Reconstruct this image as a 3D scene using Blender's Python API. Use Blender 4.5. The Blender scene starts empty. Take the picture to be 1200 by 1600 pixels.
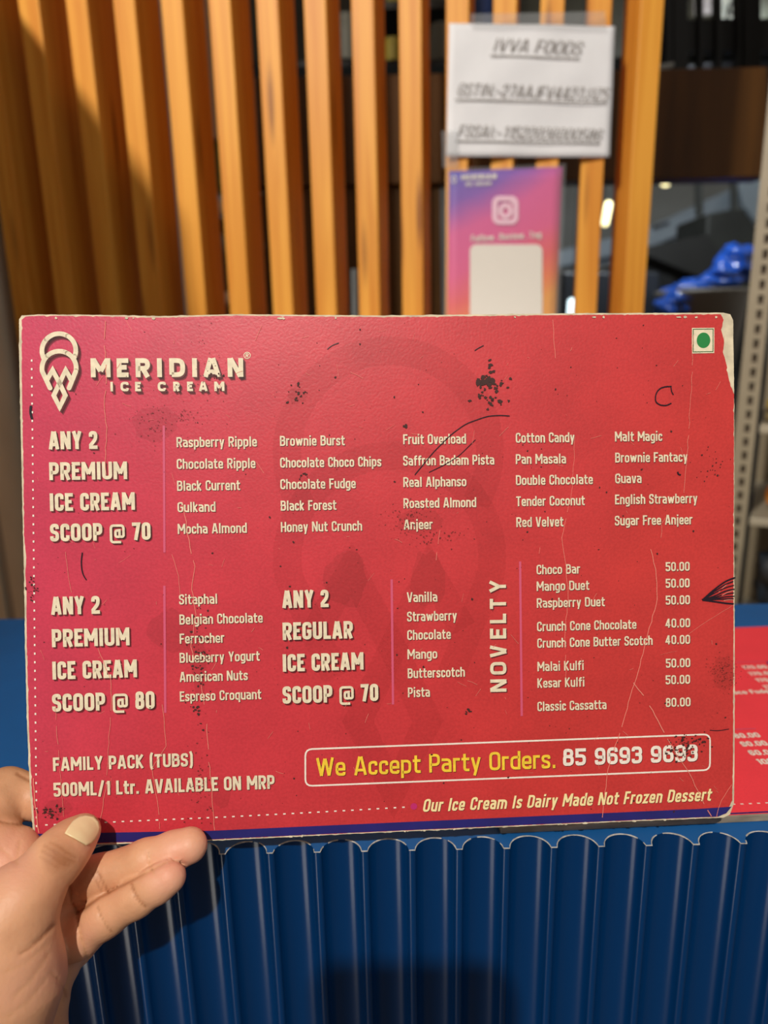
import bpy, bmesh, math, random
import numpy as np
from mathutils import Vector, Matrix

random.seed(7)
RNG = np.random.default_rng(7)
SC = bpy.context.scene
COL = SC.collection

# ------------------------------------------------------------------ camera, world, lights, exposure
F = 1109.0                                   # focal length in pixels of the 1200x1600 frame
PITCH, ROLL = math.radians(14.04), math.radians(-1.16)
CAM = Vector((0, 0, 1.14))
_f = Vector((0, math.cos(PITCH), -math.sin(PITCH)))
_u0 = Vector((0, math.sin(PITCH), math.cos(PITCH)))
_r0 = Vector((1, 0, 0))
RT = _r0 * math.cos(ROLL) + _u0 * math.sin(ROLL)
UP = -_r0 * math.sin(ROLL) + _u0 * math.cos(ROLL)
FW = _f
cd = bpy.data.cameras.new('camera')
cam = bpy.data.objects.new('camera', cd)
COL.objects.link(cam)
m = Matrix.Identity(4)
for i in range(3):
    m[i][0], m[i][1], m[i][2], m[i][3] = RT[i], UP[i], -FW[i], CAM[i]
cam.matrix_world = m
cd.sensor_fit = 'VERTICAL'
cd.sensor_height = 36.0
cd.lens = F / 1600 * 36.0
cd.clip_start = 0.01
cd.dof.use_dof = True
cd.dof.focus_distance = 0.296
cd.dof.aperture_fstop = cd.lens / 3.8
SC.camera = cam

SC.view_settings.view_transform = 'Standard'
SC.view_settings.look = 'None'
SC.view_settings.gamma = 1
SC.view_settings.exposure = 0.0

world = bpy.data.worlds.new('world')
SC.world = world
world.use_nodes = True
world.node_tree.nodes['Background'].inputs[0].default_value = (1.0, 0.93, 0.84, 1)
world.node_tree.nodes['Background'].inputs[1].default_value = 0.26


def ray(px, py):
    return RT * ((px - 600) / F) + UP * ((800 - py) / F) + FW


def at(px, py, Y):                           # the place at distance Y from the camera (measured along the floor)
    r = ray(px, py)
    return CAM + r * (Y / r.y)


def on_plane(px, py, z):                     # the place on a level surface at height z
    r = ray(px, py)
    return CAM + r * ((z - CAM.z) / r.z)


def glow(name, loc, target, power, size, color):
    l = bpy.data.lights.new(name, 'AREA')
    l.shape = 'DISK'
    l.size = size
    l.energy = power
    l.color = color
    o = bpy.data.objects.new(name, l)
    COL.objects.link(o)
    o.location = loc
    o.rotation_euler = (Vector(target) - Vector(loc)).to_track_quat('-Z', 'Y').to_euler()
    return o


key_dir = ray(755, 1545).normalized()
KEY = CAM - key_dir * 1.75
def spot_lamp(name, loc, target, power, radius, color, angle, blend):
    l = bpy.data.lights.new(name, 'SPOT')
    l.energy, l.color, l.shadow_soft_size = power, color, radius
    l.spot_size, l.spot_blend = math.radians(angle), blend
    o = bpy.data.objects.new(name, l)
    COL.objects.link(o)
    o.location = loc
    o.rotation_euler = (Vector(target) - Vector(loc)).to_track_quat('-Z', 'Y').to_euler()


spot_lamp('ceiling_spot', KEY, CAM + Vector((0.03, 0.32, -0.07)), 154, 0.022, (1.0, 0.91, 0.80), 25, 0.85)
wd_ = Vector((0.45, 1.0, -0.68))
spot_lamp('track_spot', CAM + Vector((-0.335, 0.69, 0.13)) - wd_ * 1.9, CAM + Vector((0.08, 0.88, 0.42)), 265, 0.06, (1.0, 0.91, 0.79), 27, 0.5)
glow('kitchen_light', Vector((0.55, 1.48, 1.60)), Vector((0.85, 2.2, 1.30)), 4.6, 0.14, (0.88, 0.95, 1.0))  # added unseen fill behind the rail, brightens the kitchen things
st_ = bpy.data.lights.new('shop_tube', 'AREA')  # added light without a fixture, mirrored as streaks in the blue flutes
st_.shape = 'RECTANGLE'
st_.size, st_.size_y, st_.energy, st_.color = 0.36, 0.9, 2.1, (1.0, 0.95, 0.88)
so_ = bpy.data.objects.new('shop_tube', st_)
COL.objects.link(so_)
so_.location = (-0.75, -0.35, 0.45)
so_.rotation_euler = (math.radians(90), 0, math.radians(-58))


# ------------------------------------------------------------------ materials
def lin(c):
    return tuple(((v / 255) / 12.92 if v / 255 <= 0.04045 else ((v / 255 + 0.055) / 1.055) ** 2.4) for v in c) + (1,)


def mat(name, color, rough=0.5, metal=0.0, noise=0.0, scale=40, spec=0.5, coat=0.0, bump=0.0, stretch=(1, 1, 1), color2=None,
        emit=0.0, trans=0.0, alpha=1.0, sss=0.0):
    M = bpy.data.materials.new(name)
    M.use_nodes = True
    nt = M.node_tree
    b = nt.nodes['Principled BSDF']
    b.inputs['Base Color'].default_value = lin(color)
    b.inputs['Roughness'].default_value = rough
    b.inputs['Metallic'].default_value = metal
    b.inputs['Specular IOR Level'].default_value = spec
    b.inputs['Coat Weight'].default_value = coat
    b.inputs['Alpha'].default_value = alpha
    b.inputs['Transmission Weight'].default_value = trans
    if sss:
        b.inputs['Subsurface Weight'].default_value = sss
        b.inputs['Subsurface Radius'].default_value = (1.0, 0.35, 0.2)
        b.inputs['Subsurface Scale'].default_value = 0.003
    if emit:
        b.inputs['Emission Color'].default_value = lin(color)
        b.inputs['Emission Strength'].default_value = emit
    if noise or bump:
        tc = nt.nodes.new('ShaderNodeTexCoord')
        mp = nt.nodes.new('ShaderNodeMapping')
        mp.inputs['Scale'].default_value = stretch
        nz = nt.nodes.new('ShaderNodeTexNoise')
        nz.inputs['Scale'].default_value = scale
        nz.inputs['Detail'].default_value = 6
        nt.links.new(tc.outputs['Object'], mp.inputs[0])
        nt.links.new(mp.outputs[0], nz.inputs['Vector'])
        if noise:
            rp = nt.nodes.new('ShaderNodeValToRGB')
            c2 = color2 if color2 else tuple(v * (1 - noise) for v in color)
            rp.color_ramp.elements[0].position = 0.3
            rp.color_ramp.elements[0].color = lin(c2)
            rp.color_ramp.elements[1].position = 0.7
            rp.color_ramp.elements[1].color = lin(color)
            nt.links.new(nz.outputs['Fac'], rp.inputs[0])
            nt.links.new(rp.outputs[0], b.inputs['Base Color'])
        if bump:
            bp = nt.nodes.new('ShaderNodeBump')
            bp.inputs['Strength'].default_value = 1.0
            bp.inputs['Distance'].default_value = bump
            nt.links.new(nz.outputs['Fac'], bp.inputs['Height'])
            nt.links.new(bp.outputs[0], b.inputs['Normal'])
    return M


def wood(name, light, dark, grain=14, knots=True, rough=0.45):
    M = bpy.data.materials.new(name)
    M.use_nodes = True
    nt = M.node_tree
    N, L = nt.nodes.new, nt.links.new
    b = nt.nodes['Principled BSDF']
    b.inputs['Roughness'].default_value = rough
    b.inputs['Specular IOR Level'].default_value = 0.3
    tc = N('ShaderNodeTexCoord')
    oi = N('ShaderNodeObjectInfo')
    ad = N('ShaderNodeVectorMath')
    ad.operation = 'ADD'
    sc = N('ShaderNodeVectorMath')
    sc.operation = 'SCALE'
    sc.inputs[0].default_value = (7, 3, 11)
    L(oi.outputs['Random'], sc.inputs['Scale'])
    L(tc.outputs['Object'], ad.inputs[0])
    L(sc.outputs[0], ad.inputs[1])
    mp = N('ShaderNodeMapping')
    mp.inputs['Scale'].default_value = (grain, grain, 0.55)
    L(ad.outputs[0], mp.inputs[0])
    n1 = N('ShaderNodeTexNoise')
    n1.inputs['Scale'].default_value = 6
    n1.inputs['Detail'].default_value = 7
    n1.inputs['Distortion'].default_value = 0.6
    L(mp.outputs[0], n1.inputs['Vector'])
    rp = N('ShaderNodeValToRGB')
    rp.color_ramp.elements[0].position = 0.30
    rp.color_ramp.elements[0].color = lin(dark)
    rp.color_ramp.elements[1].position = 0.62
    rp.color_ramp.elements[1].color = lin(light)
    L(n1.outputs['Fac'], rp.inputs[0])
    out = rp.outputs[0]
    if knots:
        mp2 = N('ShaderNodeMapping')
        mp2.inputs['Scale'].default_value = (32, 32, 3.4)
        L(ad.outputs[0], mp2.inputs[0])
        vo = N('ShaderNodeTexVoronoi')
        vo.inputs['Scale'].default_value = 1.3
        L(mp2.outputs[0], vo.inputs['Vector'])
        r2 = N('ShaderNodeValToRGB')
        r2.color_ramp.elements[0].position = 0.08
        r2.color_ramp.elements[0].color = (0.30, 0.19, 0.12, 1)
        r2.color_ramp.elements[1].position = 0.22
        r2.color_ramp.elements[1].color = (1, 1, 1, 1)
        L(vo.outputs['Distance'], r2.inputs[0])
        mx = N('ShaderNodeMix')
        mx.data_type = 'RGBA'
        mx.blend_type = 'MULTIPLY'
        mx.inputs['Factor'].default_value = 0.8
        L(out, mx.inputs['A'])
        L(r2.outputs[0], mx.inputs['B'])
        out = mx.outputs['Result']
    L(out, b.inputs['Base Color'])
    return M


def print_face(name, stops, mottle=0.12):
    """Printed sheet: a colour gradient across the sheet with fine mottling of the worn ink."""
    M = bpy.data.materials.new(name)
    M.use_nodes = True
    nt = M.node_tree
    N, L = nt.nodes.new, nt.links.new
    b = nt.nodes['Principled BSDF']
    b.inputs['Roughness'].default_value = stops.get('rough', 0.42)
    b.inputs['Specular IOR Level'].default_value = 0.3 if 'rough' in stops else 0.45
    tc = N('ShaderNodeTexCoord')
    dp = N('ShaderNodeVectorMath')
    dp.operation = 'DOT_PRODUCT'
    L(tc.outputs['Object'], dp.inputs[0])
    dp.inputs[1].default_value = stops['dir']
    n0 = N('ShaderNodeTexNoise')
    n0.inputs['Scale'].default_value = 9
    L(tc.outputs['Object'], n0.inputs['Vector'])
    ma = N('ShaderNodeMath')
    ma.operation = 'MULTIPLY_ADD'
    L(n0.outputs['Fac'], ma.inputs[0])
    ma.inputs[1].default_value = stops.get('wob', 0.2)
    L(dp.outputs['Value'], ma.inputs[2])
    rp = N('ShaderNodeValToRGB')
    els = rp.color_ramp.elements
    for i, (p, c) in enumerate(stops['cols']):
        e = els[i] if i < 2 else els.new(p)
        e.position = p
        e.color = lin(c)
    L(ma.outputs[0], rp.inputs[0])
    n1 = N('ShaderNodeTexNoise')
    n1.inputs['Scale'].default_value = 900
    n1.inputs['Detail'].default_value = 3
    L(tc.outputs['Object'], n1.inputs['Vector'])
    n2 = N('ShaderNodeTexNoise')
    n2.inputs['Scale'].default_value = 34
    n2.inputs['Detail'].default_value = 8
    L(tc.outputs['Object'], n2.inputs['Vector'])
    s = N('ShaderNodeMath')
    s.operation = 'ADD'
    L(n1.outputs['Fac'], s.inputs[0])
    L(n2.outputs['Fac'], s.inputs[1])
    mr = N('ShaderNodeMapRange')
    mr.inputs['From Min'].default_value = 0.7
    mr.inputs['From Max'].default_value = 1.3
    mr.inputs['To Min'].default_value = 1 - mottle
    mr.inputs['To Max'].default_value = 1 + mottle
    L(s.outputs[0], mr.inputs['Value'])
    mx = N('ShaderNodeVectorMath')
    mx.operation = 'SCALE'
    L(rp.outputs[0], mx.inputs[0])
    L(mr.outputs[0], mx.inputs['Scale'])
    L(mx.outputs[0], b.inputs['Base Color'])
    bp = N('ShaderNodeBump')
    bp.inputs['Distance'].default_value = 0.00012
    bp.inputs['Strength'].default_value = 0.6
    L(n1.outputs['Fac'], bp.inputs['Height'])
    L(bp.outputs[0], b.inputs['Normal'])
    return M


M = {}
M['cream'] = mat('cream ink', (238, 226, 196), 0.5, noise=0.10, scale=400)
M['white'] = mat('white ink', (245, 236, 224), 0.5, noise=0.06, scale=400)
M['yellow'] = mat('yellow ink', (252, 214, 60), 0.5, noise=0.10, scale=400)
M['pink'] = mat('pink ink', (206, 84, 118), 0.5)
M['magenta'] = mat('magenta ink', (190, 40, 110), 0.5)
M['shade_ink'] = mat('printed drop shadow', (92, 16, 26), 0.5)
M['soft_shade_ink'] = mat('soft printed drop shadow', (60, 8, 16), 0.5, alpha=0.45)
M['ghost_ink'] = mat('watermark ink', (130, 30, 20), 0.45, alpha=0.07)
M['green'] = mat('green ink', (28, 130, 62), 0.5)
M['dark_green'] = mat('dark green ink', (40, 96, 44), 0.5)
M['navy'] = mat('navy ink', (36, 34, 118), 0.45, noise=0.15, scale=60)
M['dirt'] = mat('dark grime', (58, 24, 20), 0.7)
M['smear'] = mat('brown smear', (80, 40, 22), 0.6, alpha=0.085)
M['pen'] = mat('dried dark ink', (30, 14, 30), 0.35)
M['scratch'] = mat('pale scratch', (226, 134, 118), 0.6)
M['grime'] = mat('thin grime', (70, 30, 22), 0.7, alpha=0.5)
M['core'] = mat('worn card', (232, 220, 190), 0.8, noise=0.22, scale=120, bump=0.0004)
M['grey_core'] = mat('grey card edge', (168, 158, 140), 0.85, noise=0.35, scale=160, stretch=(0.3, 1, 1), bump=0.0006)
M['face'] = print_face('red menu print', {'dir': (2.9, -1.3, 0), 'wob': 0.16,
                       'cols': [(0.08, (194, 56, 92)), (0.95, (194, 54, 52)), (0.45, (198, 54, 68))]})
M['face_b'] = print_face('coral menu print', {'dir': (2.0, -1.0, 0), 'cols': [(0.0, (240, 64, 78)), (1.0, (240, 62, 70))], 'rough': 0.65}, 0.05)
M['slat'] = wood('varnished pine', (232, 164, 64), (208, 130, 38))
M['beam'] = wood('dark stained timber', (92, 58, 18), (66, 40, 10), grain=5, knots=False)
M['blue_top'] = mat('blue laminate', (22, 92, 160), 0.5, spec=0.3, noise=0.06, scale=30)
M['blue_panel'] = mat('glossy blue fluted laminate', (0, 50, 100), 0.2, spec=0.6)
M['chip'] = mat('chipped laminate edge', (206, 204, 200), 0.7, noise=0.3, scale=500)


# ------------------------------------------------------------------ object helpers
def link(name, mesh, material=None, parent=None, smooth=False):
    o = bpy.data.objects.new(name, mesh)
    COL.objects.link(o)
    if material:
        for mm in (material if isinstance(material, (list, tuple)) else [material]):
            mesh.materials.append(mm)
    if parent:
        o.parent = parent
    if smooth:
        for p in mesh.polygons:
            p.use_smooth = True
    return o


def tag(o, label, cat, group=None):
    o['label'] = label
    o['category'] = cat
    if group:
        o['group'] = group
    return o


def structure(o):
    o['kind'] = 'structure'
    return o


def empty(name, loc=(0, 0, 0), rz=0.0):
    o = bpy.data.objects.new(name, None)
    COL.objects.link(o)
    o.location = loc
    o.rotation_euler = (0, 0, rz)
    o.empty_display_size = 0.02
    return o


class MB:
    def __init__(self):
        self.v, self.f, self.mi = [], [], []

    def add(self, vs, fs, mi=0):
        n = len(self.v)
        self.v += [tuple(p) for p in vs]
        self.f += [tuple(i + n for i in q) for q in fs]
        self.mi += [mi] * len(fs)

    def box(self, x0, x1, y0, y1, z0, z1, mi=0, mtx=None):
        vs = [Vector((x, y, z)) for z in (z0, z1) for y in (y0, y1) for x in (x0, x1)]
        if mtx is not None:
            vs = [mtx @ p for p in vs]
        self.add(vs, [(0, 2, 3, 1), (4, 5, 7, 6), (0, 1, 5, 4), (2, 6, 7, 3), (0, 4, 6, 2), (1, 3, 7, 5)], mi)

    def prism(self, poly, z0, z1, mi=0, mtx=None):       # poly in xy, extruded along z
        n = len(poly)
        vs = [Vector((x, y, z0)) for x, y in poly] + [Vector((x, y, z1)) for x, y in poly]
        if mtx is not None:
            vs = [mtx @ p for p in vs]
        self.add(vs, [tuple(range(n))[::-1], tuple(range(n, 2 * n))] + [(i, (i + 1) % n, n + (i + 1) % n, n + i) for i in range(n)], mi)

    def slab(self, quad, depth, mi=0):                   # quad of world points pushed back by depth along +y
        d = Vector((0, depth, 0))
        vs = [Vector(q) for q in quad] + [Vector(q) + d for q in quad]
        n = len(quad)
        self.add(vs, [tuple(range(n)), tuple(range(2 * n - 1, n - 1, -1))] + [(i, n + i, n + (i + 1) % n, (i + 1) % n) for i in range(n)], mi)

    def tube(self, pts, r, seg=8, mi=0):
        pts = [Vector(p) for p in pts]
        rings = []
        for i, p in enumerate(pts):
            t = (pts[min(i + 1, len(pts) - 1)] - pts[max(i - 1, 0)]).normalized()
            a = t.orthogonal().normalized() if i == 0 else (a - t * a.dot(t)).normalized()
            b = t.cross(a)
            rr = r[i] if isinstance(r, (list, tuple)) else r
            rings.append([p + (a * math.cos(k * 2 * math.pi / seg) + b * math.sin(k * 2 * math.pi / seg)) * rr for k in range(seg)])
        vs = [q for ring in rings for q in ring]
        fs = []
        for i in range(len(pts) - 1):
            for k in range(seg):
                k2 = (k + 1) % seg
                fs.append((i * seg + k, i * seg + k2, (i + 1) * seg + k2, (i + 1) * seg + k))
        fs += [tuple(range(seg))[::-1], tuple(range((len(pts) - 1) * seg, len(pts) * seg))]
        self.add(vs, fs, mi)

    def lathe(self, prof, c, seg=24, mi=0):              # prof: (r, z)
        c = Vector(c)
        vs = [c + Vector((r * math.cos(k * 2 * math.pi / seg), r * math.sin(k * 2 * math.pi / seg), z)) for r, z in prof for k in range(seg)]
        fs = []
        for i in range(len(prof) - 1):
            for k in range(seg):
                k2 = (k + 1) % seg
                fs.append((i * seg + k, i * seg + k2, (i + 1) * seg + k2, (i + 1) * seg + k))
        fs += [tuple(range(seg))[::-1], tuple(range((len(prof) - 1) * seg, len(prof) * seg))]
        self.add(vs, fs, mi)

    def build(self, name, material, parent=None, smooth=False, bevel=0.0):
        me = bpy.data.meshes.new(name)
        me.from_pydata(self.v, [], self.f)
        o = link(name, me, material, parent, smooth)
        me.polygons.foreach_set('material_index', self.mi)
        if bevel:
            bv = o.modifiers.new('bevel', 'BEVEL')
            bv.width = bevel
            bv.segments = 2
            bv.limit_method = 'ANGLE'
        return o


# ------------------------------------------------------------------ lettering drawn with pen strokes
# y codes: B/b baseline end/centre, X/x x-height, C/c capitals, D/d descender; ! keeps a corner sharp
G = {
 'A': (.56, '0,B .42,C|1,B .58,C|.2,.27 .8,.27'), 'B': (.5, '0,B 0,c! .95,c .95,.53 0,.53|.5,.53 1,.53 1,b 0,b!'),
 'C': (.47, '1,.66 1,c 0,c 0,b 1,b 1,.34'), 'D': (.5, '0,b! 0,c! 1,c 1,b 0,b!'), 'E': (.42, 'R,c 0,c! 0,b! R,b|0,.52 1.1,.52'),
 'F': (.42, 'R,c 0,c! 0,B|0,.48 1.1,.48'), 'G': (.5, '1,.68 1,c 0,c 0,b 1,b 1,.47! .5,.47'), 'H': (.5, '0,B 0,C|1,B 1,C|0,.5 1,.5'),
 'I': (.2, '.5,B .5,C'), 'J': (.36, '1,C 1,b 0,b 0,.3'), 'K': (.5, '0,B 0,C|1,C .15,.5|.2,.55 1,B'), 'L': (.4, '0,C 0,b! R,b'),
 'M': (.68, '0,B 0,C|1,B 1,C|.03,.95 .5,.32|.5,.32 .97,.95'), 'N': (.54, '0,B 0,C|1,B 1,C|.06,.98 .94,.02'), 'O': (.5, '*0,.5 0,c 1,c 1,b 0,b 0,.5'),
 'P': (.48, '0,B 0,c! 1,c 1,.42 0,.42'), 'Q': (.5, '*0,.5 0,c 1,c 1,b 0,b 0,.5|.6,.2 1.05,-.08'), 'R': (.5, '0,B 0,c! 1,c 1,.46 0,.46|.5,.46 1,B'),
 'S': (.46, '1,.7 1,c 0,c 0,.54 1,.48 1,b 0,b 0,.3'), 'T': (.46, 'L,c R,c|.5,B .5,C'), 'U': (.5, '0,C 0,b 1,b 1,C'),
 'V': (.54, '0,C .44,B|1,C .56,B'), 'W': (.78, '0,C .25,.03|.25,.03 .48,.95|.52,.95 .75,.03|.75,.03 1,C'), 'X': (.5, '0,C 1,B|1,C 0,B'),
 'Y': (.52, '0,C .5,.42|1,C .5,.42|.5,.48 .5,B'), 'Z': (.45, 'L,c 1,c! 0,b! R,b'),
 'a': (.44, 'L,x 1,x 1,B|1,.42 0,.42 0,b 1,b'), 'b': (.45, '0,C 0,b! 1,b 1,x 0,x'), 'c': (.4, '1,.48 1,x 0,x 0,b 1,b 1,.25'),
 'd': (.45, '1,C 1,b! 0,b 0,x 1,x'), 'e': (.43, '0,.35 1,.35! 1,x 0,x 0,b 1,b 1,.2'), 'f': (.33, '.35,B .35,c R,c|L,x R,x'),
 'g': (.45, '1,b 0,b 0,x 1,x! 1,d 0,d'), 'h': (.45, '0,C 0,B|0,x 1,x 1,B'), 'i': (.19, '.5,X .5,B|.5,1.03 .5,.86'),
 'j': (.2, '.6,X .6,d -.5,d|.6,1.03 .6,.86'), 'k': (.43, '0,C 0,B|1,X .15,.40|.2,.44 1,B'), 'l': (.2, '.5,C .5,B'),
 'm': (.72, '0,X 0,B|0,x 1,x 1,B|.5,x .5,B'), 'n': (.45, '0,X 0,B|0,x 1,x 1,B'), 'o': (.45, '*0,.35 0,x 1,x 1,b 0,b 0,.35'),
 'p': (.45, '0,D 0,x! 1,x 1,b 0,b'), 'q': (.45, '1,D 1,x! 0,x 0,b 1,b'), 'r': (.31, '0,X 0,B|0,x R,x'),
 's': (.4, '1,.52 1,x 0,x 0,.42 1,.32 1,b 0,b 0,.22'), 't': (.35, '.33,.95 .33,b R,b|L,x R,x'), 'u': (.45, '0,X 0,b 1,b|1,X 1,B'),
 'v': (.44, '0,X .42,B|1,X .58,B'), 'w': (.68, '0,X .25,.03|.25,.03 .48,.66|.52,.66 .75,.03|.75,.03 1,X'), 'x': (.42, '0,X 1,B|1,X 0,B'),
 'y': (.44, '0,X .48,.03|1,X .3,D'), 'z': (.4, 'L,x 1,x! 0,b! R,b'),
 '0': (.46, '*0,.5 0,c 1,c 1,b 0,b 0,.5'), '1': (.3, '.9,B .9,C|0,.78 .9,.95'), '2': (.45, '0,.68 0,c 1,c 1,.55 0,.22! 0,b! R,b'),
 '3': (.45, '0,.72 0,c 1,c 1,.53 .3,.53|.3,.53 1,.53 1,b 0,b 0,.28'), '4': (.5, '.7,B .7,C|.6,.97 0,.28! 1.1,.28'),
 '5': (.45, 'R,c 0,c! 0,.56! 1,.56 1,b 0,b 0,.26'), '6': (.46, '1,.72 1,c 0,c 0,b 1,b 1,.56 0,.56'), '7': (.43, 'L,c 1,c! .35,B'),
 '8': (.46, '*0,.3 0,.54 1,.54 1,b 0,b 0,.3|*.06,.7 .06,c .94,c .94,.54 .06,.54 .06,.7'), '9': (.46, '0,.28 0,b 1,b 1,c 0,c 0,.44 1,.44'),
 '.': (.19, '.5,0 .5,.19'), ',': (.19, '.5,-.1 .5,.19'), ':': (.19, '.5,0 .5,.18|.5,.5 .5,.68'), '-': (.32, 'L,.38 R,.38'),
 '/': (.42, '0,-.1 1,1.05'), '(': (.24, '1,1.12 0,.9 0,.1 1,-.12'), ')': (.24, '0,1.12 1,.9 1,.1 0,-.12'),
 '@': (.78, '.68,.56 .36,.56 .36,.2 .68,.2|.68,.64 .68,.2 1,.2 1,.84 0,.84 0,-.1 .8,-.1'), ' ': (.24, ''),
}
XH, DESC = 0.74, -0.24


def fillet(pts, sharp, R, closed=False):
    out = []
    n = len(pts)
    for i, p in enumerate(pts):
        if i in (0, n - 1) or sharp[i] or R <= 0:
            out.append(p)
            continue
        a, b = pts[i - 1] - p, pts[i + 1] - p
        la, lb = a.length, b.length
        if la < 1e-9 or lb < 1e-9:
            continue
        r = min(R, la * 0.5, lb * 0.5)
        q0, q1 = p + a / la * r, p + b / lb * r
        for k in range(5):
            t = k / 4
            out.append(q0 * (1 - t) ** 2 + p * 2 * t * (1 - t) + q1 * t * t)
    return out


def ribbon(pts, w, closed=False):
    """Outline of a pen stroke of width w as quads in 2-D."""
    pts = [p for i, p in enumerate(pts) if i == 0 or (p - pts[i - 1]).length > 1e-7]
    n = len(pts)
    if n < 2:
        return [], []
    L, Rr = [], []
    for i, p in enumerate(pts):
        if closed and i in (0, n - 1):
            d0, d1 = (pts[-1] - pts[-2]).normalized(), (pts[1] - pts[0]).normalized()
        else:
            d0 = (p - pts[i - 1]).normalized() if i > 0 else None
            d1 = (pts[i + 1] - p).normalized() if i < n - 1 else None
            d0 = d0 or d1
            d1 = d1 or d0
        t = d0 + d1
        t = t.normalized() if t.length > 1e-6 else d0
        nn = Vector((-t.y, t.x))
        c = max(0.5, nn.dot(Vector((-d0.y, d0.x))))
        L.append(p + nn * (w / 2 / c))
        Rr.append(p - nn * (w / 2 / c))
    return L + Rr, [(i, n + i, n + i + 1, i + 1) for i in range(n - 1)]


def glyph_strokes(ch, w, W, R=0.2):
    """Pen strokes of one letter, capitals one unit high; W is the full width."""
    spec = G[ch][1]
    if not spec:
        return []
    ys = {'B': 0, 'b': w / 2, 'X': XH, 'x': XH - w / 2, 'C': 1, 'c': 1 - w / 2, 'D': DESC, 'd': DESC + w / 2}
    res = []
    for st in spec.split('|'):
        closed = st.startswith('*')
        pts, sh = [], []
        for tok in st.lstrip('*').split():
            s = tok.endswith('!')
            a, b = tok.rstrip('!').split(',')
            x = 0.0 if a == 'L' else W if a == 'R' else w / 2 + float(a) * (W - w)
            pts.append(Vector((x, ys[b] if b in ys else float(b))))
            sh.append(s)
        res.append((fillet(pts, sh, R), closed))
    return res


# board layout: a place on the photograph of the flat board -> millimetres on the board (homography measured once)
def homography(src, dst):
    A = []
    for (x, y), (u, w) in zip(src, dst):
        A += [[x, y, 1, 0, 0, 0, -u * x, -u * y, -u], [0, 0, 0, x, y, 1, -w * x, -w * y, -w]]
    return np.linalg.svd(np.array(A, float))[2][-1].reshape(3, 3)


BW, BH = 0.297, 0.2176
HM = homography([(29, 491), (1144, 489.5), (1156, 1277), (62, 1321)], [(0, 0), (BW, 0), (BW, -BH), (0, -BH)])


def bp(px, py):
    v = HM @ np.array([px, py, 1.0])
    return Vector((v[0] / v[2], v[1] / v[2]))


PX = BW / 1110.0                              # one photograph pixel on the board


ZC = [0]


def flat(mb, vs2, fs, z, mi=0):
    ZC[0] = (ZC[0] + 1) % 14
    z = z + ZC[0] * 0.0000035
    mb.add([(p.x, p.y, z) for p in vs2], fs, mi)


def text_line(mb, s, px, py, px1, cap, w=0.2, z=0.00042, mi=0, off=(0, 0), shear=0.0, track=0.07, R=0.2, slope=None):
    p0 = bp(px, py)
    wid = (bp(px1, py) - p0).x
    cp = cap * PX
    adv = sum(G[c][0] for c in s) + (len(s) - 1) * track
    k = wid / (adv * cp)
    x = 0.0
    for c in s:
        W = G[c][0] * k
        ww = min(w, W) * (0.72 if c == '@' else 1)
        for pts, cl in glyph_strokes(c, ww, W, R):
            vs, fs = ribbon(pts, ww, cl)
            o2 = Vector((off[0] * PX, -off[1] * PX))
            tilt = slope or 0.0
            flat(mb, [p0 + o2 + Vector(((x + p.x + shear * p.y) * cp, (p.y + tilt * (x + p.x)) * cp)) for p in vs], fs, z, mi)
        x += W + track * k


def poly_line(mb, pts, w, z, mi=0, rounded=False, closed=False):
    vs, fs = ribbon(pts, w, closed)
    if vs:
        flat(mb, vs, fs, z, mi)
    if rounded:
        for p in pts:
            flat(mb, [p + Vector((math.cos(a), math.sin(a))) * w / 2 for a in np.linspace(0, 2 * math.pi, 15)[:-1]], [tuple(range(14))], z, mi)


def blob(mb, c, rx, ry, z, mi=0, n=11, jit=0.35):
    ph = random.random() * 6.28
    flat(mb, [c + Vector((math.cos(ph + i * 6.2832 / n) * rx, math.sin(ph + i * 6.2832 / n) * ry)) * (1 + random.uniform(-jit, jit)) for i in range(n)],
         [tuple(range(n))], z, mi)


# ------------------------------------------------------------------ the room
CT = 1.14 - 0.219                              # counter top height
FY, BY = 0.2652, 0.5416                        # counter front and rear edges
fl = MB(); fl.box(-2.2, 2.6, -1.2, 3.3, -0.1, 0.0)
structure(fl.build('floor', mat('grey floor tile', (120, 112, 104), 0.5, noise=0.2, scale=3)))
wb = MB(); wb.box(-2.2, 2.6, 3.2, 3.3, 0, 2.8)
structure(wb.build('wall_back', mat('grey painted wall', (150, 154, 152), 0.7, noise=0.08, scale=4)))
wl = MB()
wl.box(-0.478, -0.450, 0.40, 0.95, 0, CAM.z + 0.43)  # unseen height and front reach shaped to throw shade on the slats
structure(wl.build('wall_left', mat('beige partition', (226, 216, 194), 0.6, noise=0.08, scale=14)))
tr = MB(); tr.box(-0.450, -0.447, 0.790, 0.802, 0, CAM.z + 0.43)
structure(tr.build('trim_1', mat('grey seam strip', (160, 154, 142), 0.6), None))

# ------------------------------------------------------------------ pine slats
SY = 0.88
PITCH_X = 67.6 * 0.847 / F
X14 = (996 - 600) / F * 0.847                  # centre of the slat next to the kitchen opening
slat_mesh = None
ordn = ['first', 'second', 'third', 'fourth', 'fifth', 'sixth', 'seventh', 'eighth', 'ninth', 'tenth', 'eleventh', 'twelfth', 'thirteenth',
        'fourteenth', 'fifteenth', 'sixteenth']
special = {1: 'upright pine slat by the kitchen opening, first of the row, nothing pinned on it',
           2: "second pine slat from the kitchen opening, crossed by the white paper only",
           3: 'third pine slat from the kitchen opening, behind paper and the gradient poster',
           4: 'fourth pine slat from the kitchen opening, behind the middle of the poster',
           5: "fifth pine slat from the kitchen opening, behind the poster's blue corner",
           6: 'sixth pine slat from the kitchen opening, first one clear of paper and poster',
           9: 'ninth pine slat from the kitchen opening, with a big dark knot near its top'}
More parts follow.
